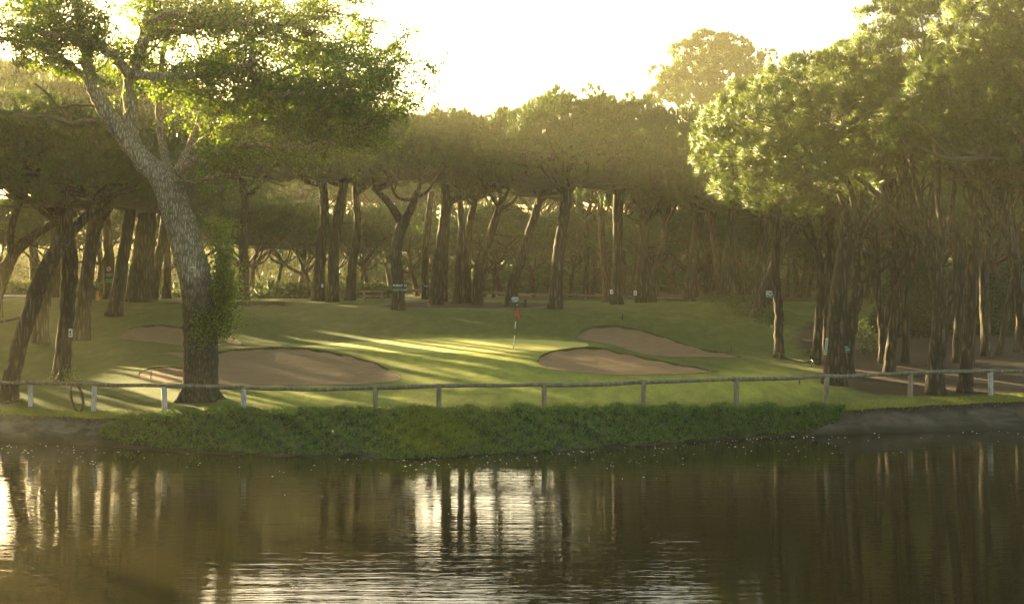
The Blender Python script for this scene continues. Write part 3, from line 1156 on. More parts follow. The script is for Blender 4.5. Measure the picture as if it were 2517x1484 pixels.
# ---- left group
pine('dark pine at the left picture edge, leaning right with a low forked limb', 88,
     [(-22, 745, 17), (8, 680, 16), (38, 620, 14), (80, 580, 13)], [(40, 170, 440, 210)], 'pine_bark',
     [(2, [(70, 588, 12), (120, 555, 10), (195, 520, 8)]), (-1, [(30, 635, 11), (28, 560, 9), (60, 470, 7)])])
pine('strongly leaning pine with rough bark whose long limb reaches right under the dark canopy', 57.6,
     [(18, 998, 23), (34, 900, 20), (72, 775, 20), (118, 650, 19), (160, 585, 17)], [(255, 330, 500, 170, 2)], 'pine_bark',
     [(1.5, [(155, 590, 15), (215, 530, 12), (290, 470, 9)]), (-.5, [(160, 590, 11), (170, 530, 9), (165, 470, 7)])], dead=2)
pine('straight pine standing between the strongly leaning one and the one with a burl', 75,
     [(98, 842, 20), (108, 750, 16), (122, 660, 15), (148, 575, 13), (165, 520, 12)], [(80, 200, 450, 215)], dead=2)
pine('pine with a bulging burl halfway up and a small white sign on its right side', 62.5,
     [(148, 935, 22), (158, 830, 19), (168, 730, 18), (172, 640, 20), (164, 560, 15), (158, 500, 13)], [(150, 235, 490, 235, 1)], 'pine_bark',
     [(1, [(170, 650, 10), (150, 570, 9), (128, 520, 7)]), (.6, [(160, 520, 12), (165, 460, 10), (180, 400, 8)]), (-.6, [(162, 520, 9), (120, 460, 7), (90, 400, 6)])])
pine('thick right leaning pine just right of the burl pine, base hidden behind its sign', 77,
     [(199, 836, 21), (206, 750, 18), (222, 620, 16), (246, 520, 14)], [(245, 175, 470, 200)], dead=2)
pine('pine behind the twin sloping trunks left of the orange stake', 97,
     [(221, 737, 11), (218, 640, 10), (222, 560, 9), (226, 500, 8)], [(200, 290, 425, 110)])
pine('pine carrying the round no-entry sign and two green plates', 98,
     [(268, 738, 14), (269, 640, 12), (262, 560, 11), (258, 490, 10)], [(262, 185, 480, 150)])
pine('dark pine leaning right on the slope between the sign pine and the broad twin pine', 86,
     [(281, 777, 20), (299, 660, 16), (318, 540, 14), (326, 470, 12)], [(345, 180, 480, 165)], dead=1)
pine('broad old pine, the thickest trunk at the back left of the poplar', 95,
     [(342, 741, 34), (350, 650, 28), (360, 560, 24), (366, 490, 18)], [(375, 190, 500, 160)], flare=1.12)
pine('slim pine touching the right side of the broad old pine', 97,
     [(376, 740, 12), (385, 660, 12), (398, 590, 10), (408, 500, 8)], [(430, 210, 500, 110)])
pine('pine half hidden behind the left edge of the poplar trunk', 101,
     [(409, 735, 11), (411, 640, 9), (410, 560, 9), (415, 490, 8)], [(450, 225, 480, 120)])
pine('pale thin pine far back between the leaning pine and the burl pine', 101,
     [(131, 731, 13), (136, 640, 12), (134, 560, 10), (128, 500, 9), (126, 440, 8)], [(120, 290, 425, 110)])

# ---- middle rows
pine('tall thin pine behind the leafy shoots of the poplar', 102,
     [(600, 728, 13), (598, 620, 11), (602, 520, 10), (600, 460, 9)], [(612, 238, 425, 145)], dead=3)
pine('dark straight pine left of the pale one, a small teal plate on its trunk', 99,
     [(782, 722, 17), (789, 620, 13), (799, 520, 11), (790, 430, 9)], [(745, 235, 425, 155)], 'pine_bark', dead=4)
pine('pale grey pine just right of the pine with the teal plate', 98,
     [(817, 722, 15), (822, 600, 13), (838, 500, 12), (850, 430, 10)], [(850, 245, 428, 145)], dead=2)
pine('slim slanting pine left of the picnic table', 100,
     [(859, 723, 13), (868, 640, 11), (879, 560, 9), (873, 460, 8)], [(925, 262, 440, 115)])
pine('crooked pine with two dark name boards, standing on the lawn edge', 90,
     [(980, 766, 17), (979, 705, 15), (974, 640, 14), (976, 600, 14), (985, 565, 14), (993, 545, 13)], [(1010, 276, 432, 150)], 'pine_bark',
     [(1.5, [(990, 552, 11), (955, 498, 9), (918, 462, 7)]), (-1.5, [(992, 550, 11), (1012, 510, 10), (1025, 470, 7)])], n=6)
pine('grey pine with a slight bend behind the far rail, right of the board pine', 95,
     [(1072, 738, 16), (1075, 676, 14), (1079, 619, 13), (1089, 561, 12), (1096, 504, 12), (1095, 455, 10)], [(1100, 262, 425, 140)], 'pine_bark',
     [(1, [(1095, 505, 8), (1130, 487, 7), (1200, 470, 6), (1250, 455, 5)]), (.5, [(1095, 470, 10), (1090, 430, 8)])])
pine('pale slim pine half hidden behind the bent grey one', 99,
     [(1091, 732, 9), (1094, 640, 8), (1097, 580, 8), (1103, 500, 7)], [(1120, 290, 440, 90)])
pine('thin dark pine left of the bent grey one, with a short board', 103,
     [(1047, 729, 10), (1045, 640, 8), (1051, 560, 8), (1060, 470, 7)], [])
pine('left one of two close dark trunks in the middle of the far rail', 97,
     [(1123, 727, 12), (1129, 640, 10), (1135, 560, 9), (1128, 470, 7)], [(1140, 290, 470, 90)], dead=3)
pine('right one of two close dark trunks in the middle of the far rail', 98,
     [(1147, 727, 11), (1149, 640, 10), (1153, 560, 9), (1170, 480, 7)], [(1175, 290, 455, 100)], 'red_bark', dead=3)
pine('pale pine curving to the right in front of the far rail', 96,
     [(1174, 730, 13), (1175, 676, 11), (1184, 633, 11), (1201, 590, 10), (1216, 544, 10), (1232, 495, 8)], [(1240, 265, 440, 120)], dead=3)
pine('pale pine leaning right, behind the green notice by the flag', 96,
     [(1254, 736, 16), (1263, 690, 14), (1283, 633, 12), (1300, 579, 11), (1314, 533, 10), (1331, 475, 9)], [(1320, 250, 468, 120)], 'pine_bark', dead=4)
pine('big dark brown pine on the mound right of the flag', 89,
     [(1364, 758, 18), (1369, 705, 16), (1371, 648, 15), (1377, 590, 14), (1385, 540, 13), (1392, 492, 13), (1394, 455, 11)], [(1405, 226, 445, 215)], 'pine_bark',
     [(1, [(1392, 480, 10), (1420, 440, 8), (1470, 395, 6)]), (-1, [(1391, 480, 10), (1350, 430, 8), (1310, 380, 6)]), (.3, [(1394, 460, 9), (1396, 400, 7)])], n=6)
pine('dark pine just left of the straight light grey one, white sign at its foot', 100,
     [(1494, 738, 12), (1488, 676, 9), (1482, 619, 8), (1477, 533, 8), (1475, 470, 7)], [(1490, 280, 485, 80)], 'red_bark')
pine('straight light grey pine behind the right end of the far rail', 95,
     [(1517, 746, 14), (1519, 648, 12), (1518, 562, 12), (1519, 504, 13), (1522, 465, 12)], [(1550, 238, 450, 165)], 'pine_bark',
     [(.6, [(1522, 480, 9), (1545, 440, 7), (1580, 410, 6)]), (-.6, [(1520, 485, 9), (1500, 440, 8), (1480, 400, 6)])])
pine('dark forked pine beside a small white sign, right of the straight grey pine', 98,
     [(1572, 744, 10), (1575, 670, 9), (1578, 590, 8), (1580, 500, 7)], [(1600, 290, 495, 100)], 'pine_bark', dead=3)
pine('dark pine directly right of the forked one with the white sign', 98.5,
     [(1596, 744, 12), (1592, 676, 10), (1586, 619, 9), (1584, 540, 7)], [(1625, 300, 470, 100)], dead=2)
pine('pale slanting pine rising to the right from behind the dark forked pair', 101,
     [(1603, 738, 10), (1618, 648, 9), (1630, 605, 9), (1637, 540, 8)], [(1660, 300, 470, 100)], dead=3)
pine('light grey pine with a bright left edge on top of the right mound', 96,
     [(1693, 749, 16), (1695, 735, 14), (1699, 691, 13), (1705, 629, 12), (1712, 576, 12), (1722, 515, 12)], [(1705, 262, 465, 140)], 'pine_bark',
     [(.5, [(1716, 545, 9), (1700, 490, 7), (1690, 450, 6)]), (-.5, [(1722, 525, 10), (1735, 470, 8)])])
pine('thick dark pine standing in the leafy bush on the mound', 93,
     [(1787, 745, 17), (1786, 675, 15), (1792, 613, 14), (1800, 552, 14), (1805, 495, 13)], [(1795, 300, 500, 150)], 'pine_bark')
pine('dark pine leaning left behind the thick one in the bush', 101,
     [(1772, 737, 10), (1763, 638, 9), (1753, 576, 9), (1748, 510, 8)], [(1740, 310, 490, 100)], 'red_bark')
pine('pine slanting left far behind the bush, between the two thick dark trunks', 104,
     [(1828, 736, 11), (1812, 691, 10), (1804, 660, 9), (1786, 590, 8)], [])
pine('thick dark pine at the right end of the bush, with a smaller trunk crossing it', 94,
     [(1864, 756, 17), (1868, 691, 15), (1874, 632, 14), (1878, 583, 13), (1877, 520, 12)], [(1880, 320, 520, 130)], 'pine_bark')
pine('slanting pine rooted low in the bush, crossing the thick dark trunk', 87,
     [(1853, 795, 11), (1861, 753, 10), (1877, 706, 10), (1893, 669, 9), (1915, 620, 8), (1948, 576, 7)], [(1990, 370, 520, 100)])
pine('grey slanting pine with the white sign of two black marks', 100,
     [(1880, 744, 12), (1898, 691, 10), (1917, 632, 10), (1930, 590, 9), (1945, 530, 7)], [(1950, 360, 530, 110)])

# ---- right group
pine('slender dark pine at the right edge of the lawn beside the rope', 72.3,
     [(1914, 880, 13), (1914, 814, 11), (1914, 753, 11), (1907, 691, 11), (1906, 629, 11), (1910, 583, 10)], [], 'pine_bark',
     [(.5, [(1909, 590, 8), (1900, 540, 7), (1885, 500, 5)]), (-.5, [(1911, 590, 9), (1915, 530, 7), (1935, 470, 5)])],
     lobes=[(1830, 440, 85, 70, 0), (1900, 370, 110, 80, 1), (1990, 420, 90, 70, 1), (1840, 330, 90, 60, 2)], name='umbrella_pine')
pine('dark pine with ivy at its foot, left of the thick trunk with green panel', 71,
     [(2004, 898, 14), (2010, 830, 11), (2014, 768, 11), (2017, 706, 10), (2015, 650, 9), (2006, 590, 8)], [(2000, 330, 490, 130)])
pine('wavy pale pine squeezed between the ivy pine and the thick trunk', 71.5,
     [(2034, 900, 11), (2033, 768, 11), (2037, 690, 11), (2044, 613, 10), (2034, 560, 8)], [(2060, 320, 470, 120)])
pine('thick pine with a pale green panel on its left side', 62.3,
     [(2049, 950, 31), (2051, 900, 25), (2054, 835, 24), (2062, 724, 23), (2075, 636, 20), (2085, 585, 17)], [], 'pine_bark',
     [(0, [(2078, 600, 12), (2062, 540, 9), (2030, 480, 6)]), (1, [(2086, 590, 11), (2082, 530, 9), (2060, 470, 6)]),
      (-1, [(2088, 590, 13), (2112, 558, 11), (2168, 508, 8)]), (1, [(2110, 560, 9), (2080, 440, 7), (2010, 400, 5)])],
     lobes=[(1790, 385, 70, 65, 1), (1800, 300, 60, 50, 1), (1880, 270, 105, 70, 0), (1990, 205, 105, 62, 1), (1850, 460, 85, 48, 0), (1960, 400, 120, 75, -1),
            (2080, 300, 110, 85, 0), (2090, 180, 90, 65, 2), (1765, 330, 50, 45, 2), (1920, 500, 90, 36, 1), (2040, 450, 100, 55, 1), (2000, 300, 100, 70, 2), (1930, 340, 90, 60, 1.5), (2030, 230, 90, 60, 3)])
pine('pine with a green notice on its trunk and a limb arching far right', 66,
     [(2077, 925, 21), (2080, 857, 20), (2096, 768, 17), (2110, 715, 15)], [(2150, 280, 430, 150)], 'pine_bark',
     [(0, [(2112, 725, 13), (2142, 678, 12), (2190, 636, 10), (2228, 605, 9), (2240, 560, 7)]), (1, [(2108, 720, 11), (2106, 636, 10), (2120, 560, 8)])])
pine('left arm of the dark narrow V of trunks behind the right fence', 70,
     [(2168, 919, 10), (2168, 813, 9), (2159, 724, 9), (2158, 636, 8), (2155, 570, 7)], [])
pine('right arm of the dark narrow V of trunks behind the right fence', 70.5,
     [(2172, 917, 10), (2184, 768, 10), (2200, 680, 10), (2206, 600, 8)], [(2210, 290, 400, 110)])
pine('dark pine bending right, in front of the narrow V of trunks', 66.5,
     [(2184, 936, 15), (2190, 857, 13), (2198, 782, 12), (2212, 711, 12), (2238, 655, 11), (2256, 610, 9)], [(2260, 260, 400, 150)])
pine('thin upright dark pine left of the big sunlit pine', 70,
     [(2226, 919, 10), (2227, 746, 9), (2231, 650, 8), (2236, 560, 7)], [])
pine('big sunlit pine with many upswept limbs right behind the right fence', 60.9,
     [(2298, 976, 24), (2301, 900, 21), (2306, 840, 21), (2311, 780, 20), (2309, 724, 19), (2297, 660, 17), (2286, 618, 15)], [], 'pine_bark',
     [(0, [(2286, 625, 13), (2262, 583, 12), (2190, 517, 9), (2145, 468, 7), (2100, 430, 5)]),
      (1, [(2288, 625, 12), (2280, 556, 10), (2258, 481, 8), (2240, 400, 6)]),
      (-1, [(2300, 650, 12), (2316, 570, 10), (2306, 481, 8), (2304, 380, 6)]),
      (.5, [(2322, 800, 15), (2336, 760, 14), (2349, 702, 13), (2353, 636, 12), (2358, 575, 10), (2388, 530, 8), (2424, 459, 6), (2434, 390, 5)]),
      (1.5, [(2300, 640, 9), (2330, 560, 8), (2345, 470, 6), (2350, 390, 5)])],
     lobes=[(2190, 140, 95, 65, 1), (2290, 90, 110, 75, 1), (2250, 220, 110, 75, 0), (2160, 250, 85, 70, 0), (2380, 60, 120, 80, 1), (2400, 180, 120, 80, 2), (2300, 290, 120, 50, 2), (2200, 300, 110, 50, 2), (2340, 10, 120, 60, 2), (2230, 170, 100, 70, 3), (2320, 170, 110, 80, 2.5), (2180, 60, 70, 45, 2), (2260, 30, 80, 40, 3), (2120, 160, 70, 55, 2.5), (2430, 100, 110, 80, 3), (2480, 0, 110, 60, 3)])
pine('second pine to the right of the big sunlit one, right behind the fence', 61.6,
     [(2371, 971, 19), (2378, 870, 16), (2388, 746, 15), (2393, 658, 14), (2402, 592, 12)], [(2420, 270, 430, 160)], 'pine_bark',
     [(.5, [(2398, 610, 10), (2420, 550, 8), (2470, 480, 6)]), (-.5, [(2400, 600, 10), (2396, 530, 8), (2380, 450, 6)])])
pine('dark trunk in the gloom behind the two sunlit pines', 70,
     [(2352, 919, 11), (2357, 746, 10), (2372, 590, 8)], [])
pine('upright dark pine deep in the wood right of the second fence pine', 72.5,
     [(2424, 915, 13), (2420, 760, 12), (2419, 658, 11), (2440, 560, 9)], [(2440, 300, 450, 150)])
pine('slim pine leaning right near the right picture edge', 73,
     [(2456, 912, 9), (2468, 813, 8), (2484, 724, 8), (2500, 650, 7)], [(2510, 310, 460, 140)])
pine('forked pine crossing the right picture edge with two lit upright stems', 61,
     [(2550, 965, 20), (2532, 860, 17), (2512, 768, 15), (2503, 690, 13), (2500, 640, 12)], [], 'pine_bark',
     [(0, [(2501, 655, 10), (2478, 583, 9), (2424, 495, 7), (2410, 430, 5)]), (1, [(2501, 650, 10), (2488, 590, 9), (2468, 481, 7), (2460, 390, 5)])],
     lobes=[(2470, 240, 110, 80, 1), (2560, 300, 110, 90, 1), (2490, 140, 110, 80, 2)])
pine('dark pine at the very right edge of the wood', 74, [(2503, 905, 10), (2506, 780, 9), (2500, 640, 8)], [(2540, 310, 450, 120)])
pine('nearest pine, its thick bough and hanging sunlit foliage entering at the upper right', 56.8,
     [(2660, 950, 24), (2640, 780, 21), (2600, 600, 19), (2555, 500, 16)], [], 'pine_bark',
     [(0, [(2560, 510, 14), (2520, 450, 12), (2475, 400, 8), (2420, 385, 4)]), (-1, [(2565, 515, 12), (2540, 420, 10), (2500, 330, 7)]), (1, [(2570, 520, 12), (2600, 400, 9), (2590, 280, 7)])],
     lobes=[(2250, 290, 70, 55, 0), (2340, 240, 105, 70, 0), (2440, 290, 100, 60, 0), (2225, 340, 42, 34, 0), (2420, 362, 70, 26, -.4), (2285, 330, 60, 40, .3),
            (2560, 200, 130, 95, 1), (2450, 150, 110, 70, .5), (2480, 40, 140, 70, 1), (2620, 110, 140, 100, 1), (2540, 350, 80, 50, 1), (2380, 300, 90, 55, 1), (2330, 190, 90, 60, 1.5), (2400, 90, 90, 60, 1.5)])

# ---- tall far tree over the canopy
pine('tall hazy round topped pine rising above all the others', 132,
     [(1740, 735, 9), (1742, 600, 8), (1748, 400, 7), (1752, 260, 5)], [], 'pine_bark', [],
     name='tall_pine',
     lobes=[])


def tall_crown():
    root = [o for o in COL.objects if o.name.startswith('tall_pine')][0]
    base = np.array(root.location)
    nb, tw = MB(), MB()
    s0 = P(1745, 330, 132)
    for px, py, rx, ry in ((1740, 110, 45, 32), (1795, 120, 50, 32), (1695, 135, 45, 32), (1830, 150, 45, 32), (1700, 180, 60, 38), (1780, 180, 70, 40), (1850, 195, 40, 30),
                           (1660, 195, 38, 26), (1640, 235, 50, 26), (1700, 240, 55, 28), (1770, 240, 60, 28), (1830, 245, 45, 25), (1625, 180, 26, 14), (1885, 132, 14, 12)):
        c = P(px, py, 132 + rng.uniform(-2, 2))
        r = np.array([rx, rx, ry]) / F * 132
        k = int(26 * (r[0] ** 2))
        dn = rand_unit(k)
        dn = dn[dn[:, 2] > -.5]
        needle_pads(nb, c + dn * r * rng.uniform(.7, 1, (len(dn), 1)), dn, .42, 7, 12, .42, .07)
        tube(tw, smooth_path([s0, (s0 + c) / 2 + rng.normal(0, .4, 3), c], 4), np.linspace(.22, .05, 9), 5, cap=False)
    nb.build('crown', M['needles'], root, False, base)
    tw.build('branches', M['pine_bark'], root, True, base)


tall_crown()


# ---- small pines of the wood behind: a few grown, the rest copied
def bg_tree(fork, R, H, trunk_r, lean, bark, dens):
    root = empty('background_pine', (0, 0, 0))
    tb = MB()
    p = smooth_path([[0, 0, -.2], [lean * .4, .1, fork * .5], [lean, 0, fork]], 4)
    tube(tb, p, np.linspace(trunk_r * 1.25, trunk_r * .8, len(p)), 8, .04)
    bb = MB()
    cc = np.array([lean * 1.3, 0, fork + R * .55])
    limbs_to(bb, p[-1], np.array([0, 0, .5]), trunk_r, cc, R, H, 7, (.5, .95))
    nb, tw = dome_crown(R, H, dens, 11, 12, .5, .085, .8, True)
    tb.build('trunk', M[bark], root, True)
    bb.build('branches', M[bark], root, True)
    nb.build('crown', M['needles'], root, False, -cc)
    tw.build('crown_twigs', M['twig'], root, True, -cc)
    return root


PROTO = [bg_tree(2.6, 4.0, 2.4, .2, .3, 'red_bark', 75), bg_tree(3.0, 3.4, 2.2, .17, -.5, 'pine_bark', 60), bg_tree(2.3, 4.6, 2.6, .24, .7, 'red_bark', 90)]
TALL = [bg_tree(7.5, 5.2, 3.0, .28, .6, 'pine_bark', 100), bg_tree(8.0, 4.6, 2.8, .24, -.8, 'pine_bark', 85)]
used = set()


def copy_tree(src, loc, s, rz):
    """first use moves the grown tree itself, then copies of it and of its parts"""
    if src.name not in used:
        used.add(src.name)
        r = src
    else:
        r = src.copy()
        COL.objects.link(r)
        for ch in src.children:
            c = ch.copy()
            COL.objects.link(c)
            c.parent = r
    r.location = loc
    r.scale = (s, s, s)
    r.rotation_euler = (0, 0, rz)
    return r


spots = [(615, 110), (680, 118), (767, 112), (886, 119), (906, 116), (1028, 121), (1190, 117), (1212, 114), (1232, 124), (1313, 117), (1402, 119), (1455, 119), (1549, 114),
         (1617, 121), (1715, 117), (1742, 116), (1936, 120), (1962, 117), (1976, 123), (1988, 119), (2150, 114), (2245, 119), (2330, 113), (2440, 118), (2505, 122),
         (640, 128), (1100, 130), (1360, 131), (1500, 129), (1660, 132), (1840, 128), (960, 128), (2080, 126), (830, 130), (2380, 130), (2560, 112), (2200, 130)]
for i, (px, Y) in enumerate(spots):
    x = (px - CX) / F * Y
    o = copy_tree(PROTO[i % 3], (x, Y, ground_at(x, Y)), rng.uniform(.84, .99), rng.uniform(0, 6.28))
    tag(o, 'small low forking pine in the wood behind, added to shade the lawn', 'pine tree', 'small pines of the wood behind')
tall_spots = [(590, 158), (700, 152), (815, 160), (860, 186), (950, 156), (1060, 152), (1140, 160), (1245, 154), (1345, 158), (1450, 152), (1555, 160), (1660, 154), (1790, 158), (1910, 152), (1330, 190), (1000, 188), (640, 165), (760, 178), (900, 172), (1010, 168), (1105, 182), (1190, 164), (1290, 176), (1400, 170), (1500, 185), (1610, 166), (1720, 175), (1850, 168), (1980, 160), (2110, 150), (2250, 146), (2390, 152), (2500, 144), (2150, 112), (2290, 108), (2420, 110), (2520, 104)]
for i, (px, Y) in enumerate(tall_spots):
    x = (px - CX) / F * Y
    o = copy_tree(TALL[i % 2], (x, Y, ground_at(x, Y)), rng.uniform(.95, 1.12), rng.uniform(0, 6.28))
    tag(o, 'unseen tall pine added at the left back to block the low sun', 'pine tree', 'tall pines at the back of the wood')


# deep rows at the left back, added to block the low sun save for gaps
k = 0
for X in np.arange(-88, -19, 3.9):
    Y = 115 + (1.8 if k % 2 else -1.8)
    o = copy_tree(PROTO[(0, 2)[k % 2]], (X, Y, ground_at(X, Y)), ((1.03, 1.0) if -50.5 < X < -29 else (1.22, 1.15))[k % 2], rng.uniform(0, 6.28))
    tag(o, 'small low forking pine in the wood behind, added to shade the lawn', 'pine tree', 'small pines of the wood behind')
    k += 1
for X in np.arange(-90, -31, 4.6):
    rows = [(119, 1.2)]
    if X < -48:
        rows.append((122, .93))
    if abs(X + 58.5) < 2.5 or -54 < X < -33:
        rows = []
    if abs(X + 62.4) < 1 or abs(X + 67) < 1 or abs(X + 71.6) < 1:
        rows = rows[1:]
    if abs(X + 57.8) < 1:
        X, rows = -55.3, [(119, .95)]
    for Y, s in rows:
        o = copy_tree(TALL[k % 2], (X, Y, ground_at(X, Y)), s * rng.uniform(.98, 1.02), rng.uniform(0, 6.28))
        tag(o, 'unseen tall pine added at the left back to block the low sun', 'pine tree', 'tall pines at the back of the wood')
        k += 1


for px, Y in ((740, 124), (1440, 116), (1530, 121), (1610, 117), (1690, 123), (1780, 118), (1860, 114), (1960, 122), (1480, 134), (1650, 136), (1820, 132), (560, 122), (2060, 126), (2130, 122), (2200, 117), (2280, 124), (2350, 119), (2430, 126), (2500, 118), (2580, 122), (2660, 116)):
    X = (px - CX) / F * Y
    o = copy_tree(TALL[k % 2], (X, Y, ground_at(X, Y)), rng.uniform(.82, .95), rng.uniform(0, 6.28))
    tag(o, 'unseen tall pine added at the left back to block the low sun', 'pine tree', 'tall pines at the back of the wood')
    k += 1


for px, Y, s in ((2370, 99, 1.25), (2212, 101, 1.25), (2290, 96, 1.2), (2455, 100, 1.25), (2140, 103, 1.15)):
    X = (px - CX) / F * Y
    o = copy_tree(PROTO[k % 3], (X, Y, ground_at(X, Y)), s, rng.uniform(0, 6.28))
    tag(o, 'small low forking pine in the wood behind, added to shade the lawn', 'pine tree', 'small pines of the wood behind')
    k += 1
for px in range(600, 920, 46):
    Y = 152 + rng.uniform(-4, 4)
    X = (px - CX) / F * Y
    o = copy_tree(TALL[k % 2], (X, Y, ground_at(X, Y)), 1.46, rng.uniform(0, 6.28))
    tag(o, 'unseen tall pine added at the left back to block the low sun', 'pine tree', 'tall pines at the back of the wood')
    k += 1
for X, Y, s in ((-34.6, 119, .99), (25.9, 112, 1.4), (28.6, 113, 1.38), (31.5, 112, 1.4), (34.5, 114, 1.38)):  # first pine added to keep the sun off the pale lower bunker
    o = copy_tree(TALL[k % 2], (X, Y, ground_at(X, Y)), s, rng.uniform(0, 6.28))
    tag(o, 'unseen tall pine added at the left back to block the low sun', 'pine tree', 'tall pines at the back of the wood')
    k += 1
for X in np.arange(-54, -36, 4.6):  # row added high above the gaps to shade the air on the right
    Y = 117 + (1.5 if k % 2 else -1.5)
    o = copy_tree(TALL[k % 2], (X, Y, ground_at(X, Y)), 1.4 * rng.uniform(.98, 1.03), rng.uniform(0, 6.28))
    tag(o, 'unseen tall pine added at the left back to block the low sun', 'pine tree', 'tall pines at the back of the wood')
    k += 1
# unseen pines added outside the left edge to shade the air over the pond
for i, Y in enumerate(np.arange(8, 97, 4.6)):
    for X, s in ((-34.5, 1.05), (-37.5, 1.48), (-31.5, 1.26)) if Y < 66 else ((-33, .78), (-36, 1.05)):
        X += rng.uniform(-1, 1)
        y = Y + rng.uniform(-1.5, 1.5)
        o = copy_tree(TALL[(i + int(s > 1.2)) % 2], (X - (.37 * y - 27 if y > 76 else 0), y, ground_at(X, y) if y > 57 else .9), s, rng.uniform(0, 6.28))
        tag(o, 'unseen tall pine added left of the pond to shade its air', 'pine tree', 'unseen pines added to shade the pond air')


def far_woods():
    mb = MB()
    for i in range(900):
        Y = rng.uniform(175, 300) if i < 420 else rng.uniform(138, 175)
        x = rng.uniform(-.5, .5) * Y
        r = rng.uniform(1.6, 3.6)
        h = rng.uniform(1.2, 4.6) + max(0, (Y - 200) * .012)
        if Y < 175:
            h = rng.uniform(.3, 1.3) + (Y - 119) * .02
            r *= .7
        c = np.array([x, Y, ground_at(x, Y) + h])
        k = int(r * 16)
        dn = rand_unit(k)
        needle_pads(mb, c + dn * np.array([r, r, h]) * rng.uniform(.75, 1, (k, 1)), dn, .7, 5, 6, .9, .28)
    for i in range(330):
        Y = rng.uniform(107, 138)
        x = rng.uniform(-.42, -.09) * Y
        r = rng.uniform(.5, 1.3)
        c = np.array([x, Y, ground_at(x, Y) + rng.uniform(.15, .55)])
        dn = rand_unit(14)
        needle_pads(mb, c + dn * np.array([r, r, .4]), dn, .4, 5, 6, .5, .12)
    o = mb.build('far_woods', M['shrub'])
    tag(o, 'faint mass of scrub and trees closing the view behind the pines', 'wood', None, 'stuff')


far_woods()


# ------------------------------------------------------------------ bushes
def bush(label, blobs, Y, dens=1., name='bush', lsize=.13, mat='shrub', cat='bush'):
    """blobs of leaves over a few stems; (px, py, rx, ry, dY)"""
    c0 = P(blobs[0][0], blobs[0][1], Y + blobs[0][4])
    base = np.array([c0[0], c0[1], ground_at(c0[0], c0[1])])
    root = empty(name, base)
    tag(root, label, cat)
    lf, st = MB(), MB()
    for px, py, rx, ry, dY in blobs:
        y = Y + dY
        c = P(px, py, y)
        r = np.array([rx / F * y, rx / F * y * .8, ry / F * y])
        k = int(150 * dens * r[0] * r[2] * 3)
        dn = rand_unit(k)
        q = c + dn * r * rng.uniform(.35, 1.05, (k, 1)) ** .5
        q = np.repeat(q, 4, 0) + rng.normal(0, .12, (k * 4, 3))
        d = unit(np.repeat(dn, 4, 0) * .5 + rand_unit(k * 4) + np.array([0, 0, .3]))
        leaves(lf, q, d, rng.uniform(.7, 1.3, k * 4) * lsize, lsize * .5)
        g = ground_at(c[0], c[1])
        for _ in range(4):
            s = np.array([c[0] + rng.normal(0, .2), c[1] + rng.normal(0, .2), g - .05])
            e = c + rand_unit(1)[0] * r * .7
            tube(st, smooth_path([s, (s + e) / 2 + rng.normal(0, .1, 3), e], 3), np.linspace(.03, .01, 7), 4, cap=False)
    lf.build('foliage', M[mat], root, False, base)
    st.build('stems', M['twig'], root, True, base)
    return root


bush('low leafy bush spread over the right mound below the thick dark pines',
     [(1775, 740, 42, 18, 2), (1820, 747, 50, 22, 0), (1865, 768, 50, 22, -2), (1830, 785, 50, 20, -3), (1890, 800, 42, 20, -5), (1785, 762, 40, 16, -.5), (1915, 830, 30, 17, -9), (1750, 736, 24, 12, 3)], 90, 1.1, 'low_bush', .12)
bush('tall dark bush in the gloom left of the big sunlit pine', [(2215, 760, 60, 85, 0), (2250, 690, 50, 70, 0), (2245, 830, 60, 60, -1), (2170, 820, 50, 50, 0), (2290, 780, 50, 80, 1)], 82, 1.3, 'dark_bush', .16, 'shadeshrub')
bush('tall dark bush in the gloom between the two sunlit pines and the upright dark pine', [(2420, 760, 60, 90, 0), (2385, 820, 60, 70, 0), (2460, 830, 60, 70, 0), (2510, 780, 50, 80, 1)], 82, 1.3, 'dark_bush', .16, 'shadeshrub')
bush('low bush on the bank right of the trunk with the green notice', [(2130, 840, 30, 30, 0), (2150, 870, 26, 22, -1), (2115, 800, 22, 18, 2)], 74, .9, 'low_bush', .12)
bush('sunlit grassy bush beyond the dark trunks, right of the green notice pine', [(2135, 792, 34, 10, 0), (2165, 800, 24, 8, 0)], 88, 1.2, 'low_bush', .12)
bush('tuft of weeds at the foot of the pine with the burl', [(172, 925, 16, 20, 0), (188, 938, 16, 9, -.6), (120, 938, 18, 8, -.5)], 62, 1.6, 'weed_tuft', .09, 'grassblade', 'weeds')
bush('weeds at the foot of the leaning pine by the left fence', [(40, 990, 20, 10, 0), (60, 996, 12, 6, 0)], 57.2, 1.6, 'weed_tuft', .09, 'shrub', 'weeds')
bush('ivy tuft climbing the foot of the dark pine left of the thick trunk', [(1998, 880, 14, 18, -.3), (2006, 900, 14, 9, -.5)], 71, 1.8, 'ivy_tuft', .09, 'shrub', 'ivy')
bush('lone hazy bush behind the far rail right of the bent grey pine', [(1105, 725, 20, 9, 0)], 104, 1.2, 'low_bush', .14)


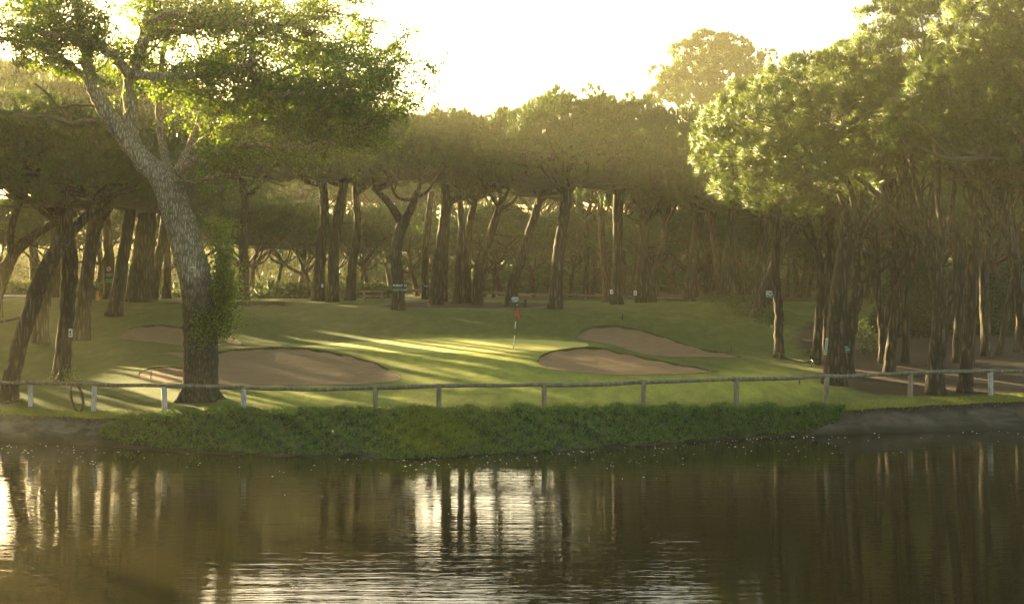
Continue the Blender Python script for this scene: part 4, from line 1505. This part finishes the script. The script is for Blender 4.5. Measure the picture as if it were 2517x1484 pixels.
# ------------------------------------------------------------------ the leaning poplar
def poplar():
    Y = 56.6
    path = [(488, 1000, 45), (492, 945, 43), (494, 870, 42), (491, 790, 41), (486, 715, 40), (470, 645, 39), (450, 575, 38), (430, 510, 37), (412, 460, 35), (392, 430, 30)]
    pts, rad = trunk_pts(Y, path)
    base = np.array([pts[0][0], Y, pts[0][2] + .12])
    root = empty('poplar_tree', base)
    tag(root, 'huge leaning poplar with pale bark and yellow green leaves behind the left fence', 'poplar tree')
    sp = smooth_path(np.column_stack([pts, rad]), 6)
    zr = sp[:, 2] - sp[0, 2]
    tb = MB()
    tube(tb, sp[:, :3], sp[:, 3] * (1 + .22 * np.exp(-zr / .3)), 20, .03)
    # burl and root flare
    for a in (-.7, .3, 1.4, 2.6, 3.9):
        e = base + np.array([math.cos(a) * 1.05, math.sin(a) * 1.05, -.12])
        tube(tb, smooth_path([base + np.array([math.cos(a) * .5, math.sin(a) * .5, .65]), base + np.array([math.cos(a) * .78, math.sin(a) * .78, .16]), e], 4), np.linspace(.2, .12, 9), 7, .04)
    limbs = []

    def limb(dY, q, sides=9):
        m = len(q)
        arr = []
        for i, (a, b, h) in enumerate(q):
            y = Y + dY * i / (m - 1)
            arr.append(np.append(P(a, b, y), h / F * Y))
        s = smooth_path(np.array(arr), 6)
        s[1:-1, :3] += rng.normal(0, .02, (len(s) - 2, 3))
        limbs.append(s)
        return s

    br = MB()
    main = [
        (-.5, [(400, 440, 30), (340, 378, 25), (295, 325, 22), (248, 250, 20), (222, 190, 18), (210, 120, 14), (196, 50, 10), (175, -40, 7)]),
        (1.2, [(345, 385, 17), (325, 335, 18), (321, 270, 18), (322, 200, 18), (336, 150, 16), (352, 100, 14), (366, 30, 11), (390, -60, 8)]),
        (2.2, [(425, 470, 24), (440, 430, 20), (462, 385, 16), (490, 310, 13), (510, 230, 10), (530, 130, 7)]),
        (2.5, [(415, 455, 15), (410, 400, 12), (395, 330, 10), (390, 240, 8), (400, 140, 7), (420, 20, 5)]),
        (-2.0, [(318, 188, 12), (290, 150, 12), (238, 112, 10), (170, 92, 8), (100, 78, 6), (40, 60, 4)]),
        (-2.5, [(330, 185, 11), (400, 190, 10), (470, 187, 9), (521, 181, 8), (580, 165, 6), (625, 150, 4)]),
        (-3.0, [(521, 181, 7), (580, 195, 7), (640, 222, 7), (690, 232, 6), (760, 228, 5), (840, 218, 4), (900, 200, 3)]),
        (2.5, [(352, 105, 10), (386, 82, 9), (450, 75, 8), (521, 60, 7), (600, 40, 5), (690, 10, 4)]),
        (-1.5, [(360, 60, 9), (423, 30, 8), (500, 48, 7), (538, 52, 6), (640, 58, 5), (760, 70, 3)]),
        (-2.2, [(437, 423, 12), (470, 400, 10), (538, 365, 8), (590, 352, 7), (640, 357, 6), (740, 361, 4), (830, 340, 3)]),
        (1.5, [(470, 370, 9), (540, 320, 8), (620, 300, 6), (720, 310, 5), (820, 290, 3)]),
        (-1.0, [(232, 210, 9), (160, 150, 8), (100, 118, 7), (40, 100, 5), (-40, 90, 4)]),
        (2.0, [(215, 130, 8), (180, 90, 7), (120, 40, 6), (60, 10, 4), (0, -20, 3)]),
        (3.2, [(490, 310, 8), (580, 250, 7), (680, 180, 6), (780, 130, 4), (870, 90, 3)]),
        (3.0, [(530, 140, 6), (620, 90, 5), (720, 50, 4), (820, 20, 3)]),
        (-1.5, [(420, 500, 9), (450, 455, 7), (500, 440, 5), (560, 430, 4), (620, 440, 3)]),
        (3.5, [(640, 222, 5), (720, 250, 4), (820, 270, 3), (900, 262, 2)]),
        (-1., [(740, 361, 4), (830, 335, 3), (900, 310, 2.5), (955, 285, 2)]),
        (-2., [(760, 228, 5), (850, 240, 4), (920, 215, 3), (970, 190, 2)]),
        (1., [(640, 58, 5), (760, 110, 4), (860, 150, 3), (940, 150, 2)]),
        (-.5, [(538, 365, 6), (600, 320, 5), (690, 290, 4), (800, 280, 3), (880, 300, 2)]),
    ]
    for i, (dY, q) in enumerate(main):
        s = limb(dY, q)
        (tube(tb, s[:, :3], s[:, 3], 12 if i < 2 else 9, .03))
    # bare boughs on the left
    for dY, q in ((-1.5, [(236, 297, 7), (205, 299, 6), (175, 303, 6), (124, 289, 5), (70, 287, 5), (27, 279, 4), (-30, 272, 3)]),
                  (-1.8, [(175, 303, 4), (150, 270, 3), (125, 240, 3), (85, 205, 2)]),
                  (-1.6, [(78, 287, 3), (50, 272, 2), (30, 240, 1.5)]),
                  (-1.2, [(232, 262, 4), (190, 258, 3), (130, 268, 2)])):
        s = limb(dY, q)
        tube(br, s[:, :3], s[:, 3], 6, .04)
        limbs.pop()
    # twigs and leaves
    lf = MB()
    for li, s in enumerate(limbs):
        n = len(s)
        lo = int(n * (.55 if li < 4 else .28))
        length = np.linalg.norm(np.diff(s[:, :3], axis=0), axis=1).sum()
        nb = int(length * (7.4 if li >= 4 else 4.6))
        for _ in range(nb):
            k = rng.integers(lo, n)
            p0 = s[k, :3]
            d = unit(rng.normal(size=3) * np.array([1, 1, .7]) + np.array([.15, -.1, .25]))
            l = rng.uniform(.7, 2.5)
            e = p0 + d * l + np.array([0, 0, -.12 * l])
            mid = (p0 + e) / 2 + rng.normal(0, .12, 3)
            tp = smooth_path([p0, mid, e], 3)
            tube(br, tp, np.linspace(min(.035, s[k, 3] * .6), .008, 7), 4, cap=False)
            for _ in range(int(4 + 4 * l)):
                q0 = tp[rng.integers(2, 7)]
                tl = rng.uniform(.3, .8)
                q1 = q0 + unit(d * .6 + rng.normal(size=3)) * tl
                tube(br, np.array([q0, (q0 + q1) / 2 + rng.normal(0, .04, 3), q1]), [.009, .007, .004], 3, cap=False)
                m = rng.integers(9, 19)
                t = rng.uniform(.1, 1.05, (m, 1))
                b = q0 + (q1 - q0) * t + rng.normal(0, .09, (m, 3))
                # skip leaves in the bare zone low on the left
                ppx = CX + b[:, 0] / b[:, 1] * F
                ppy = HY + (EYE - b[:, 2]) / b[:, 1] * F
                ok = ~((ppx < 260) & (ppy > 150 + .25 * ppx)) & ~((ppx < 480) & (ppy > 330))
                ok &= rng.random(m) < np.where(ppy > 400, .25, 1.)
                b = b[ok]
                if len(b):
                    leaves(lf, b, unit(rand_unit(len(b)) + np.array([0, 0, -.55])), rng.uniform(.06, .165, len(b)), rng.uniform(.05, .12, len(b)))
    tb.build('trunk', M['poplar_bark'], root, True, base)
    br.build('branches', M['twig'], root, True, base)
    lf.build('crown', M['poplar_leaf'], root, False, base)
    # suckers sprouting from the right side of the trunk
    sh, sl = MB(), MB()
    for _ in range(46):
        py0 = rng.uniform(690, 850)
        a = P(rng.uniform(520, 545), py0, Y - .2 + rng.uniform(-.5, .3))
        top = rng.choice([1, 0], p=[.6, .4])
        e = P(rng.normal(552, 17) if top else rng.normal(575, 18), py0 - (rng.uniform(60, 260) if top else rng.uniform(-10, 90)), Y - .2 + rng.uniform(-.8, .5))
        if e[2] > P(0, 545, Y)[2]:
            e[2] = P(0, 552, Y)[2]
        tp = smooth_path([a, a * .5 + e * .5 + np.array([.12, 0, -.1]), e], 4)
        tube(sh, tp, np.linspace(.018, .005, len(tp)), 4, cap=False)
        m = int(70 + 90 * np.linalg.norm(e - a) / 3)
        b = tp[rng.integers(1, len(tp), m)] + rng.normal(0, .16, (m, 3))
        leaves(sl, b, unit(rand_unit(m) + np.array([.2, -.1, .1])), rng.uniform(.07, .12, m), .075)
    for _ in range(14):
        c = P(rng.normal(510, 16), rng.uniform(770, 840), Y - .75)
        m = 60
        b = c + rng.normal(0, .22, (m, 3)) * np.array([1, .5, 1])
        leaves(sl, b, unit(rand_unit(m) + np.array([.1, -.5, .1])), rng.uniform(.07, .12, m), .075)
    s1 = sh.build('sucker_shoots', M['poplar_bark'], root, True, base)
    sl.build('sucker_leaves', M['poplar_leaf'], s1, False, base)
    # pale scar of a cut limb
    kn = MB()
    c = P(482, 661, Y)
    c[1] -= 42 / F * Y * .98
    th = np.linspace(0, 2 * np.pi, 15)[:-1]
    prof = [(.0, .03), (.055, .035), (.1, .02), (.155, -.05)]
    V, T, Q = [], [], []
    for r, h in prof[1:]:
        V += [[c[0] + math.cos(t) * r * 1.05, c[1] - h + .02, c[2] + math.sin(t) * r * .85] for t in th]
    V.append([c[0], c[1] - .015, c[2]])
    m = len(th)
    T = [[3 * m, j, (j + 1) % m] for j in range(m)]
    for q in range(2):
        Q += [[q * m + j, (q + 1) * m + j, (q + 1) * m + (j + 1) % m, q * m + (j + 1) % m] for j in range(m)]
    kn.add(V, T, Q)
    o = kn.build('cut_knot', M['knot'], root, True, base)
    o['label'] = 'pale round scar of a sawn off limb'
    kh = MB()
    kh.add([[c[0] + math.cos(t) * .05 + .01, c[1] - .04, c[2] + math.sin(t) * .035] for t in th] + [[c[0], c[1] - .05, c[2]]], [[14, j, (j + 1) % 14] for j in range(14)])
    kh.build('knot_heart', M['redcut'], o, False, base)


poplar()


# ------------------------------------------------------------------ fences
FPX = np.array([-300, 75, 230, 405, 598, 923, 1078, 1338, 1580, 1810, 2028, 2237, 2435, 2800.])
FY = np.array([57.5, 56.3, 54.9, 54.05, 53.8, 54., 54.2, 54.5, 54.9, 56., 57.6, 59.3, 60.4, 62.])


def front_fence():
    posts = [(-85, 939, 996), (75, 942, 998), (230, 947, 1012), (405, 949, 1006), (598, 954, 1009), (923, 951, 1006), (1078, 947, 1001), (1338, 945, 1000), (1580, 938, 1008), (1810, 932, 997), (2028, 926, 988), (2237, 917, 978), (2435, 912, 970), (2620, 908, 965)]
    x0 = P(1258, 1000, 54.4)
    base = np.array([x0[0], x0[1], ground_at(x0[0], x0[1])])
    root = empty('wooden_rail_fence', base)
    tag(root, 'weathered wooden post and single rail fence along the far bank of the pond', 'fence')
    pale = {230, 405, 598, 75, 2435}
    for px, a, b in posts:
        y = float(np.interp(px, FPX, FY))
        t = P(px, a, y)
        bz = min(P(px, b, y)[2], ground_at(t[0], y)) - .15
        mb = MB()
        h = t[2] - bz
        n = 6
        lean = rng.normal(0, .03)
        p = np.array([[t[0] + lean * i / n, y, bz + h * i / n] for i in range(n + 1)])
        tube(mb, p, np.full(n + 1, 6.6 / F * y), 9, .025)
        o = mb.build('post', M['post_wood' if px in pale else 'post_old'], root, True, base)
    rails = [[(-300, 937), (-120, 938), (60, 941.5)], [(40, 939), (120, 941), (198, 943)], [(190, 944), (240, 945), (420, 948)], [(400, 947), (500, 950), (600, 952.5)],
             [(590, 952), (680, 955), (800, 956.5), (930, 952)], [(915, 952.5), (1000, 950.5), (1085, 947)], [(1070, 948), (1160, 946.5), (1250, 946.5), (1345, 943.5)],
             [(1330, 945.5), (1420, 945.5), (1500, 943), (1590, 936.5)], [(1570, 939), (1700, 935), (1818, 930.5)], [(1800, 932), (1920, 929.5), (2036, 924)], [(2018, 925.5), (2130, 922), (2245, 915)],
             [(2228, 917), (2340, 913), (2443, 911)], [(2425, 912), (2520, 911), (2800, 906)]]
    for i, r in enumerate(rails):
        q = []
        for px, py in r:
            y = float(np.interp(px, FPX, FY)) - .02
            q.append(P(px, py, y))
        s = smooth_path(q, 7)
        s[:, 2] += rng.normal(0, .005, len(s))
        mb = MB()
        tube(mb, s, np.linspace(5.3, 4.6, len(s)) / F * 55 * (1.06 if i % 2 else .97), 10, .02)
        mb.build('rail', M['rail_wood'], root, True, base)


front_fence()


def far_fence():
    q = [(925, 709), (970, 711.5), (1100, 717), (1258, 721), (1370, 724), (1500, 728.5), (1600, 732), (1700, 737)]
    ys = np.interp([a for a, _ in q], [925, 1258, 1700], [104, 104, 101.5])
    pts = np.array([P(a, b, y) for (a, b), y in zip(q, ys)])
    base = np.array([pts[3][0], pts[3][1], ground_at(*pts[3][:2])])
    root = empty('far_rail_fence', base)
    tag(root, 'thin brown single rail fence at the far edge of the lawn before the wood', 'fence')
    for a in range(0, len(pts) - 1):
        mb = MB()
        s = smooth_path([pts[a], (pts[a] + pts[a + 1]) / 2 + np.array([0, 0, .01]), pts[a + 1]], 4)
        tube(mb, s, .075, 8, .02)
        mb.build('rail', M['rail_wood'], root, True, base)
    for px in (935, 1040, 1158, 1268, 1352, 1440, 1508, 1640):
        y = float(np.interp(px, [925, 1258, 1700], [104, 104, 101.5])) + .02
        z1 = float(np.interp(px, [a for a, _ in q], pts[:, 2]))
        x = (px - CX) / F * y
        mb = MB()
        tube(mb, np.array([[x, y, ground_at(x, y) - .2], [x, y, z1 - .3], [x, y, z1 + .03]]), .08, 8, .03)
        mb.build('post', M['rail_wood'], root, True, base)


far_fence()


def left_railing():
    a, b = P(4, 727, 97), P(62, 726.5, 97)
    base = np.array([(a[0] + b[0]) / 2, 97, ground_at((a[0] + b[0]) / 2, 97)])
    root = empty('white_railing', base)
    tag(root, 'pale horizontal rail catching the light between the trunks at the far left', 'railing')
    mb = MB()
    box(mb, (a + b) / 2, (b[0] - a[0] + 1.2, .09, .13))
    mb.build('rail', M['white'], root, False, base)
    for t in (.05, .95):
        p = a + (b - a) * t
        mb = MB()
        g = ground_at(p[0], 97)
        tube(mb, np.array([[p[0], 97.1, g - .2], [p[0], 97.1, p[2] - .07]]), .045, 8)
        mb.build('post', M['rail_wood'], root, True, base)


left_railing()


# ------------------------------------------------------------------ flag
def flag():
    Y = 72.
    b = P(1262, 852.5, Y)
    b[2] = ground_at(b[0], b[1])
    t = P(1271, 749, Y)
    root = empty('golf_flag', b)
    tag(root, 'red flag hanging limp on a thin black and white banded pole', 'flag')
    cuts = [0, .30, .34, .60, .66, .84, 1.]
    segs = [(0, .3, 'white'), (.3, .61, 'black'), (.44, .62, None), ]
    bands = [(0., .15, 'white'), (.15, .29, 'white'), (.29, .45, 'black'), (.45, .62, 'white'), (.62, .985, 'black')]
    pole = MB()
    tube(pole, np.array([b - (t - b) * .06, t]), .0155, 8)
    pole.build('pole', M['black'], root, True, b)
    for lo, hi, c in bands:
        if c == 'white':
            mb = MB()
            tube(mb, np.array([b + (t - b) * lo, b + (t - b) * hi]), .0185, 8)
            mb.build('white_band', M['white'], root, True, b)
    mb = MB()
    tube(mb, np.array([t - (t - b) * .008, t + (t - b) * .012]), .028, 8)
    mb.build('pole_tip', M['white'], root, True, b)
    # limp cloth in folds
    V = []
    n, m = 12, 9
    for i in range(n):
        v = i / (n - 1)
        for j in range(m):
            u = j / (m - 1)
            top = t - (t - b) * .03
            z = top[2] - v * .46 - u * .1 - .12 * v * u
            wdt = (.04 + .36 * v ** .8) * (1 - .35 * max(0, v - .7))
            x = top[0] - .012 * v + (u - .32) * wdt * .68
            y = top[1] + .06 * math.sin(u * 9 + v * 2) * (.3 + v)
            V.append([x, y, z])
    V = np.array(V)
    i, j = np.meshgrid(np.arange(n - 1), np.arange(m - 1), indexing='ij')
    Q = np.stack([i * m + j, i * m + j + 1, (i + 1) * m + j + 1, (i + 1) * m + j], -1).reshape(-1, 4)
    cl = MB().add(V, None, Q)
    V2 = V + np.array([0, .006, 0])
    cl.add(V2, None, Q[:, ::-1])
    cl.build('flag_cloth', M['red'], root, True, b)
    hb = MB()
    th = np.linspace(0, 2 * np.pi, 17)[:-1]
    hb.add([[b[0] + math.cos(a) * .054, b[1] + math.sin(a) * .054, b[2] + .006] for a in th] + [[b[0], b[1], b[2] + .008]], [[16, k, (k + 1) % 16] for k in range(16)])
    hb.build('hole', M['black'], root, False, b)


flag()


# ------------------------------------------------------------------ picnic table
def picnic():
    Y = 97.
    c = P(920, 720, Y)
    g = ground_at(c[0], Y)
    base = np.array([c[0], Y, g])
    root = empty('picnic_table', base)
    tag(root, 'wooden picnic table with benches between the trunks at the far edge of the lawn', 'picnic table')
    w_ = 66 / F * Y

    def part(name, items, mat='table_wood'):
        mb = MB()
        for cc, ss in items:
            box(mb, base + np.array(cc), ss)
        mb.build(name, M[mat], root, False, base)
    part('table_top', [((-.1, -.3 + k * .155, .76), (w_, .14, .05)) for k in range(5)])
    part('bench', [((-.1, -.85 + k * .15, .44), (w_, .13, .05)) for k in range(2)])
    part('bench', [((-.1, .75 + k * .15, .44), (w_, .13, .05)) for k in range(2)])
    for s in (-.7, .55):
        part('leg', [((s, -.28, .37), (.1, .1, .74)), ((s, .28, .37), (.1, .1, .74)), ((s, 0, .37), (.08, 1.75, .09)), ((s + .011, 0, .69), (.07, .7, .08))])
    # side bench at the right end
    part('end_bench', [((w_ / 2 + .45, 0, .55), (.7, .3, .05)), ((w_ / 2 + .2, 0, .27), (.08, .22, .5)), ((w_ / 2 + .7, 0, .27), (.08, .22, .5)), ((w_ / 2 + .45, .0, .12), (.42, .07, .07))])


picnic()


# ------------------------------------------------------------------ signs
def lettering(body, size, loc, parent, mat, name='lettering', off=(0, 0, 0)):
    cu = bpy.data.curves.new(name, 'FONT')
    cu.body = body
    cu.size = size
    cu.align_x = 'CENTER'
    cu.align_y = 'CENTER'
    cu.extrude = .004
    cu.offset = size * .01
    o = bpy.data.objects.new(name, cu)
    COL.objects.link(o)
    cu.materials.append(mat)
    o.parent = parent
    o.rotation_euler = (math.pi / 2, 0, 0)
    bpy.context.view_layer.update()
    me = bpy.data.meshes.new_from_object(o)
    o2 = bpy.data.objects.new(name, me)
    COL.objects.link(o2)
    bpy.data.objects.remove(o)
    o2.parent = parent
    o2.rotation_euler = (math.pi / 2, 0, 0)
    o2.location = np.array(loc) - np.array(off)
    return o2


def board(name, label, px, py, wpx, hpx, Y, mat, lines=(), tilt=0., post=False, linemat='white', cat='sign', front=0.):
    """a flat board with its face to the pond; lines = (rel y, rel width, rel height, rel x)"""
    c = P(px, py, Y)
    c[1] -= front
    w_, h_ = wpx / F * Y, hpx / F * Y
    root = empty(name, c)
    tag(root, label, cat)
    mb = MB()
    box(mb, c, (w_, .03, h_), 0, tilt)
    mb.build('panel', M[mat], root, False, c)
    if lines:
        mb = MB()
        for ry, rw, rh, rx in lines:
            o = np.array([rx * w_, 0, ry * h_])
            ct, st = math.cos(tilt), math.sin(tilt)
            o = np.array([o[0] * ct - o[2] * st, 0, o[0] * st + o[2] * ct])
            box(mb, c + o + np.array([0, -.019, 0]), (rw * w_, .008, rh * h_), 0, tilt)
        mb.build('markings', M[linemat], root, False, c)
    if post:
        g = ground_at(c[0], c[1])
        mb = MB()
        tube(mb, np.array([[c[0], c[1] + .05, g - .2], [c[0], c[1] + .05, c[2] + h_ * .3]]), .035, 8)
        mb.build('post', M['darkpost'], root, True, c)
    return root, c


r, c = board('name_board', 'upper dark board reading FORAT 15 nailed to the crooked pine', 983, 702, 29, 10.5, 89.5, 'darkpost', front=.05, tilt=0)
lettering('FORAT 15', .2, c + np.array([0, -.022, 0]), r, M['white'], off=c)
r, c = board('name_board', 'lower dark board with a second faded line, nailed to the crooked pine', 984, 712.5, 30, 10, 89.5, 'darkpost', front=.05, tilt=0)
lettering('GOLF CAMP', .175, c + np.array([0, -.022, 0]), r, M['palegreen'], off=c)
board('notice_board', 'green notice with white lines standing behind the red flag', 1266, 736, 20, 14, 89, 'signgreen',
      [(.36, .75, .1, .0), (.18, .9, .1, 0), (.02, .3, .1, -.28), (-.03, .55, .1, .18), (-.3, .7, .1, 0), (-.43, .15, .08, .05)], post=True)
board('white_sign', 'small white sign with a black figure on the right side of the burl pine', 173.5, 818, 9, 20, 62.1, 'white',
      [(.12, .3, .42, .02), (-.26, .55, .16, 0), (.05, .2, .2, -.25)], linemat='black')
board('white_sign', 'small tilted white sign at the foot of the straight light grey pine', 1503, 717, 7.5, 11, 94.2, 'white', [(-.05, .45, .16, .2)], .14, True, 'black')
board('white_sign', 'small white sign on a short stake beside the dark forked pine', 1561.5, 720, 7.5, 12, 97, 'white', [(.15, .4, .2, .05), (-.22, .5, .18, -.05)], -.06, True, 'black')
board('white_sign', 'white sign with two black marks on the grey slanting pine', 1889.5, 719.5, 17, 10, 98.5, 'white', [(.1, .26, .2, -.25), (-.1, .38, .26, .12), (.08, .2, .3, .22)], -.1, False, 'black', front=.3)
board('small_plate', 'small grey plate hanging under the white sign with two black marks', 1887.5, 728, 14, 6, 98.5, 'signteal', [(0, .1, .9, .0)], -.1, False, 'darkpost', front=.3)
board('slatted_sign', 'pale green slatted panel on the left edge of the thick pine', 2031, 851, 6.5, 41, 61.9, 'palegreen',
      [(y, .98, .045, 0) for y in (-.4, -.28, -.16, -.04, .08, .2, .32)], -.09, False, 'signgreen', front=.0)
board('green_notice', 'dark green notice with pale lines on the trunk behind the thick pine', 2076, 858, 26, 17, 65.5, 'signgreen',
      [(.34, .6, .1, -.02), (.1, .92, .1, 0), (-.12, .86, .1, -.02), (-.35, .5, .1, -.05)], -.05, False, 'signteal', front=.05)
board('teal_plate', 'tiny teal plate on the dark straight pine left of the pale one', 793, 702, 6, 9, 98.4, 'signteal', [(.1, .6, .2, 0), (-.25, .6, .15, 0)], 0, False, 'white', front=.15)
board('green_plate', 'upper green plate below the round no-entry sign', 268, 676, 16, 10, 97.4, 'signgreen', [(.25, .9, .13, 0), (-.05, .85, .12, 0), (-.32, .7, .1, 0)], 0, False, 'signteal', front=.0)
board('green_plate', 'lower green plate, second below the round no-entry sign', 268, 690, 17, 11, 97.4, 'signgreen', [(.3, .95, .1, 0), (.05, .8, .1, .05), (-.3, .9, .12, 0)], 0, False, 'signteal', front=.0)
board('short_board', 'short dark board fixed across the thin dark pine behind the bent grey one', 1047, 703, 20, 4, 102.5, 'darkpost', [(0, .55, .5, .05)], 0, False, 'signteal', front=.0)


def round_sign():
    c = P(267.5, 661, 97.4)
    root = empty('no_entry_sign', c)
    tag(root, 'round red and white prohibition sign with a diagonal bar on a pine trunk', 'sign')
    th = np.linspace(0, 2 * np.pi, 25)[:-1]
    for name, r, d, m in (('rim', .2, 0., 'signred'), ('disc', .15, .014, 'signpale')):
        mb = MB()
        front = [[c[0] + math.cos(t) * r, c[1] - .02 - d, c[2] + math.sin(t) * r] for t in th]
        back = [[q[0], q[1] + .02 + d * .5, q[2]] for q in front]
        k = np.arange(24)
        mb.add(front + back + [[c[0], c[1] - .02 - d, c[2]]], np.stack([np.full(24, 48), k, (k + 1) % 24], -1), np.stack([k, 24 + k, 24 + (k + 1) % 24, (k + 1) % 24], -1))
        mb.build(name, M[m], root, False, c)
    mb = MB()
    box(mb, c + np.array([0, -.041, 0]), (.3, .008, .04), 0, -.78)
    mb.build('bar', M['signred'], root, False, c)
    mb = MB()
    box(mb, c + np.array([-.02, -.037, -.01]), (.16, .004, .03))
    mb.build('pictogram', M['black'], root, False, c)


round_sign()


def stake(label, px, py0, py1, Y, wpx, mat, name='stake'):
    b = P(px, py1, Y)
    g = ground_at(b[0], Y)
    h = (py1 - py0) / F * Y
    base = np.array([b[0], Y, g])
    mb = MB()
    r = wpx / 2 / F * Y
    tube(mb, np.array([[b[0], Y, g - .15], [b[0], Y, g + h * .5], [b[0] + .01, Y, g + h - r * .6], [b[0] + .01, Y, g + h]]), [r, r, r, r * .6], 8)
    o = mb.build(name, M[mat], None, True)
    tag(o, label, 'stake')


stake('orange stake among the pines at the far left', 240, 716, 737, 96, 7, 'orange')
stake('dark blue stake right of the green notice behind the flag', 1291, 738, 757, 92, 6, 'darkpost')
stake('thin dark stake on the grass above the upper right bunker', 1530, 781, 795, 84, 2.4, 'darkpost')
stake('thin dark stake at the right tip of the upper bunker, where the rope starts', 1797, 850, 868, 73, 3, 'darkpost', 'rope_stake')
stake('thin dark stake against the slender pine, holding the rope', 1917, 866, 882, 71.6, 2.6, 'darkpost', 'rope_stake')
stake('dark stake below the rope right of the slender pine, near the ivy tuft', 1995, 880, 902, 69, 3, 'darkpost', 'rope_stake')
stake('short dark stake just behind the front fence left of the thick pine', 1965, 925, 941, 61, 4, 'darkpost', 'rope_stake')
stake('short dark stake inside the small left bunker', 371, 915, 934, 62, 2.5, 'darkpost')


def rope():
    q = [(1797, 853, 73), (1840, 864, 72.6), (1870, 867.5, 72.2), (1917, 868, 71.6), (1945, 880, 71), (1975, 887, 70), (1994, 884, 69), (2000, 893, 66), (2003, 902, 64.5)]
    pts = []
    for px, py, Y in q:
        p = P(px, py, Y)
        p[2] = max(p[2], ground_at(p[0], Y) + .04)
        pts.append(p)
    mb = MB()
    tube(mb, smooth_path(pts, 5), .016, 6)
    o = mb.build('guide_rope', M['rope'], None, True)
    tag(o, 'thin rope sagging between stakes along the right edge of the lawn', 'rope')


rope()


def tyre_ring():
    """old tyre leaning under the rail"""
    Y = 55.15
    c = P(189, 977, Y)
    a_, b_ = 20 / F * Y, 33 / F * Y
    base = np.array([c[0], Y, ground_at(c[0], Y)])
    n, m = 36, 10
    V = []
    for i in range(n):
        t = 2 * np.pi * i / n
        rx, rz = math.cos(t) * a_ * .72, math.sin(t) * b_
        cen = c + np.array([rx - rz * -.26 * -1, rz * .28, rz])
        out = unit(np.array([math.cos(t) * .8, .1, math.sin(t)]))
        ax = unit(np.array([.55, -.8, .12]))
        for j in range(m):
            p = 2 * np.pi * j / m
            rr = .052 * (1 + .18 * abs(math.cos(p)) ** 4)
            V.append(cen + out * math.cos(p) * rr * .9 + ax * math.sin(p) * rr * 1.75)
    i, j = np.meshgrid(np.arange(n), np.arange(m), indexing='ij')
    Q = np.stack([i * m + j, ((i + 1) % n) * m + j, ((i + 1) % n) * m + (j + 1) % m, i * m + (j + 1) % m], -1).reshape(-1, 4)
    o = MB().add(np.array(V), None, Q).build('old_tyre', M['rubber'], None, True)
    tag(o, 'dark brown ring like an old tyre leaning under the rail between two left posts', 'tyre')


tyre_ring()

# ------------------------------------------------------------------ air, sky, sun, camera
hz, nt, out = new_mat('haze_air')
pv = nt.nodes.new('ShaderNodeVolumePrincipled')
pv.inputs['Color'].default_value = (1., .94, .6, 1)
pv.inputs['Density'].default_value = .0006
pv.inputs['Anisotropy'].default_value = .6
nt.links.new(pv.outputs[0], out.inputs['Volume'])
hb = MB()
box(hb, (0, 250, 15.5), (400, 760, 35))
h = hb.build('haze', hz)
tag(h, 'warm morning haze between the trees', 'haze', None, 'stuff')

world = bpy.data.worlds.new('World')
scene.world = world
world.use_nodes = True
wn = world.node_tree
wn.nodes.clear()
sky = wn.nodes.new('ShaderNodeTexSky')
sky.sky_type = 'NISHITA'
sky.sun_disc = False
sky.sun_elevation = math.radians(SUN_EL)
sky.sun_rotation = math.radians(-SUN_AZ)
sky.dust_density = 4.
sky.air_density = 1.
sky.ozone_density = 1.
bg = wn.nodes.new('ShaderNodeBackground')
bg.inputs['Strength'].default_value = .07
wo = wn.nodes.new('ShaderNodeOutputWorld')
tint = wn.nodes.new('ShaderNodeMix')
tint.data_type = 'RGBA'
tint.blend_type = 'MULTIPLY'
tint.inputs[0].default_value = 1.
tint.inputs[7].default_value = (1., .94, .78, 1)
wn.links.new(sky.outputs[0], tint.inputs[6])
wn.links.new(tint.outputs[2], bg.inputs[0])
wn.links.new(bg.outputs[0], wo.inputs[0])

ld = bpy.data.lights.new('sun', 'SUN')
ld.energy = 5.
ld.angle = math.radians(.6)
ld.color = (1., .765, .37)
sun = bpy.data.objects.new('sun', ld)
COL.objects.link(sun)
sv = Vector((-math.sin(math.radians(SUN_AZ)) * math.cos(math.radians(SUN_EL)), math.cos(math.radians(SUN_AZ)) * math.cos(math.radians(SUN_EL)), math.sin(math.radians(SUN_EL))))
sun.rotation_euler = sv.to_track_quat('Z', 'Y').to_euler()
sun.location = (0, 0, 60)

cd = bpy.data.cameras.new('camera')
cam = bpy.data.objects.new('camera', cd)
COL.objects.link(cam)
cam.location = (0, 0, EYE)
cam.rotation_euler = (math.pi / 2, 0, 0)
cd.sensor_width = 36.
cd.lens = F / 2517 * 36
cd.shift_y = -(742 - HY) * -1 / 2517 * -1
cd.clip_end = 3000
scene.camera = cam
scene.view_settings.view_transform = 'Standard'
scene.view_settings.look = 'None'
scene.view_settings.exposure = 3.55
scene.view_settings.gamma = 1.
scene.cycles.use_denoising = True
scene.cycles.use_adaptive_sampling = False
scene.cycles.max_bounces = 6
scene.cycles.transparent_max_bounces = 8
scene.cycles.volume_bounces = 1
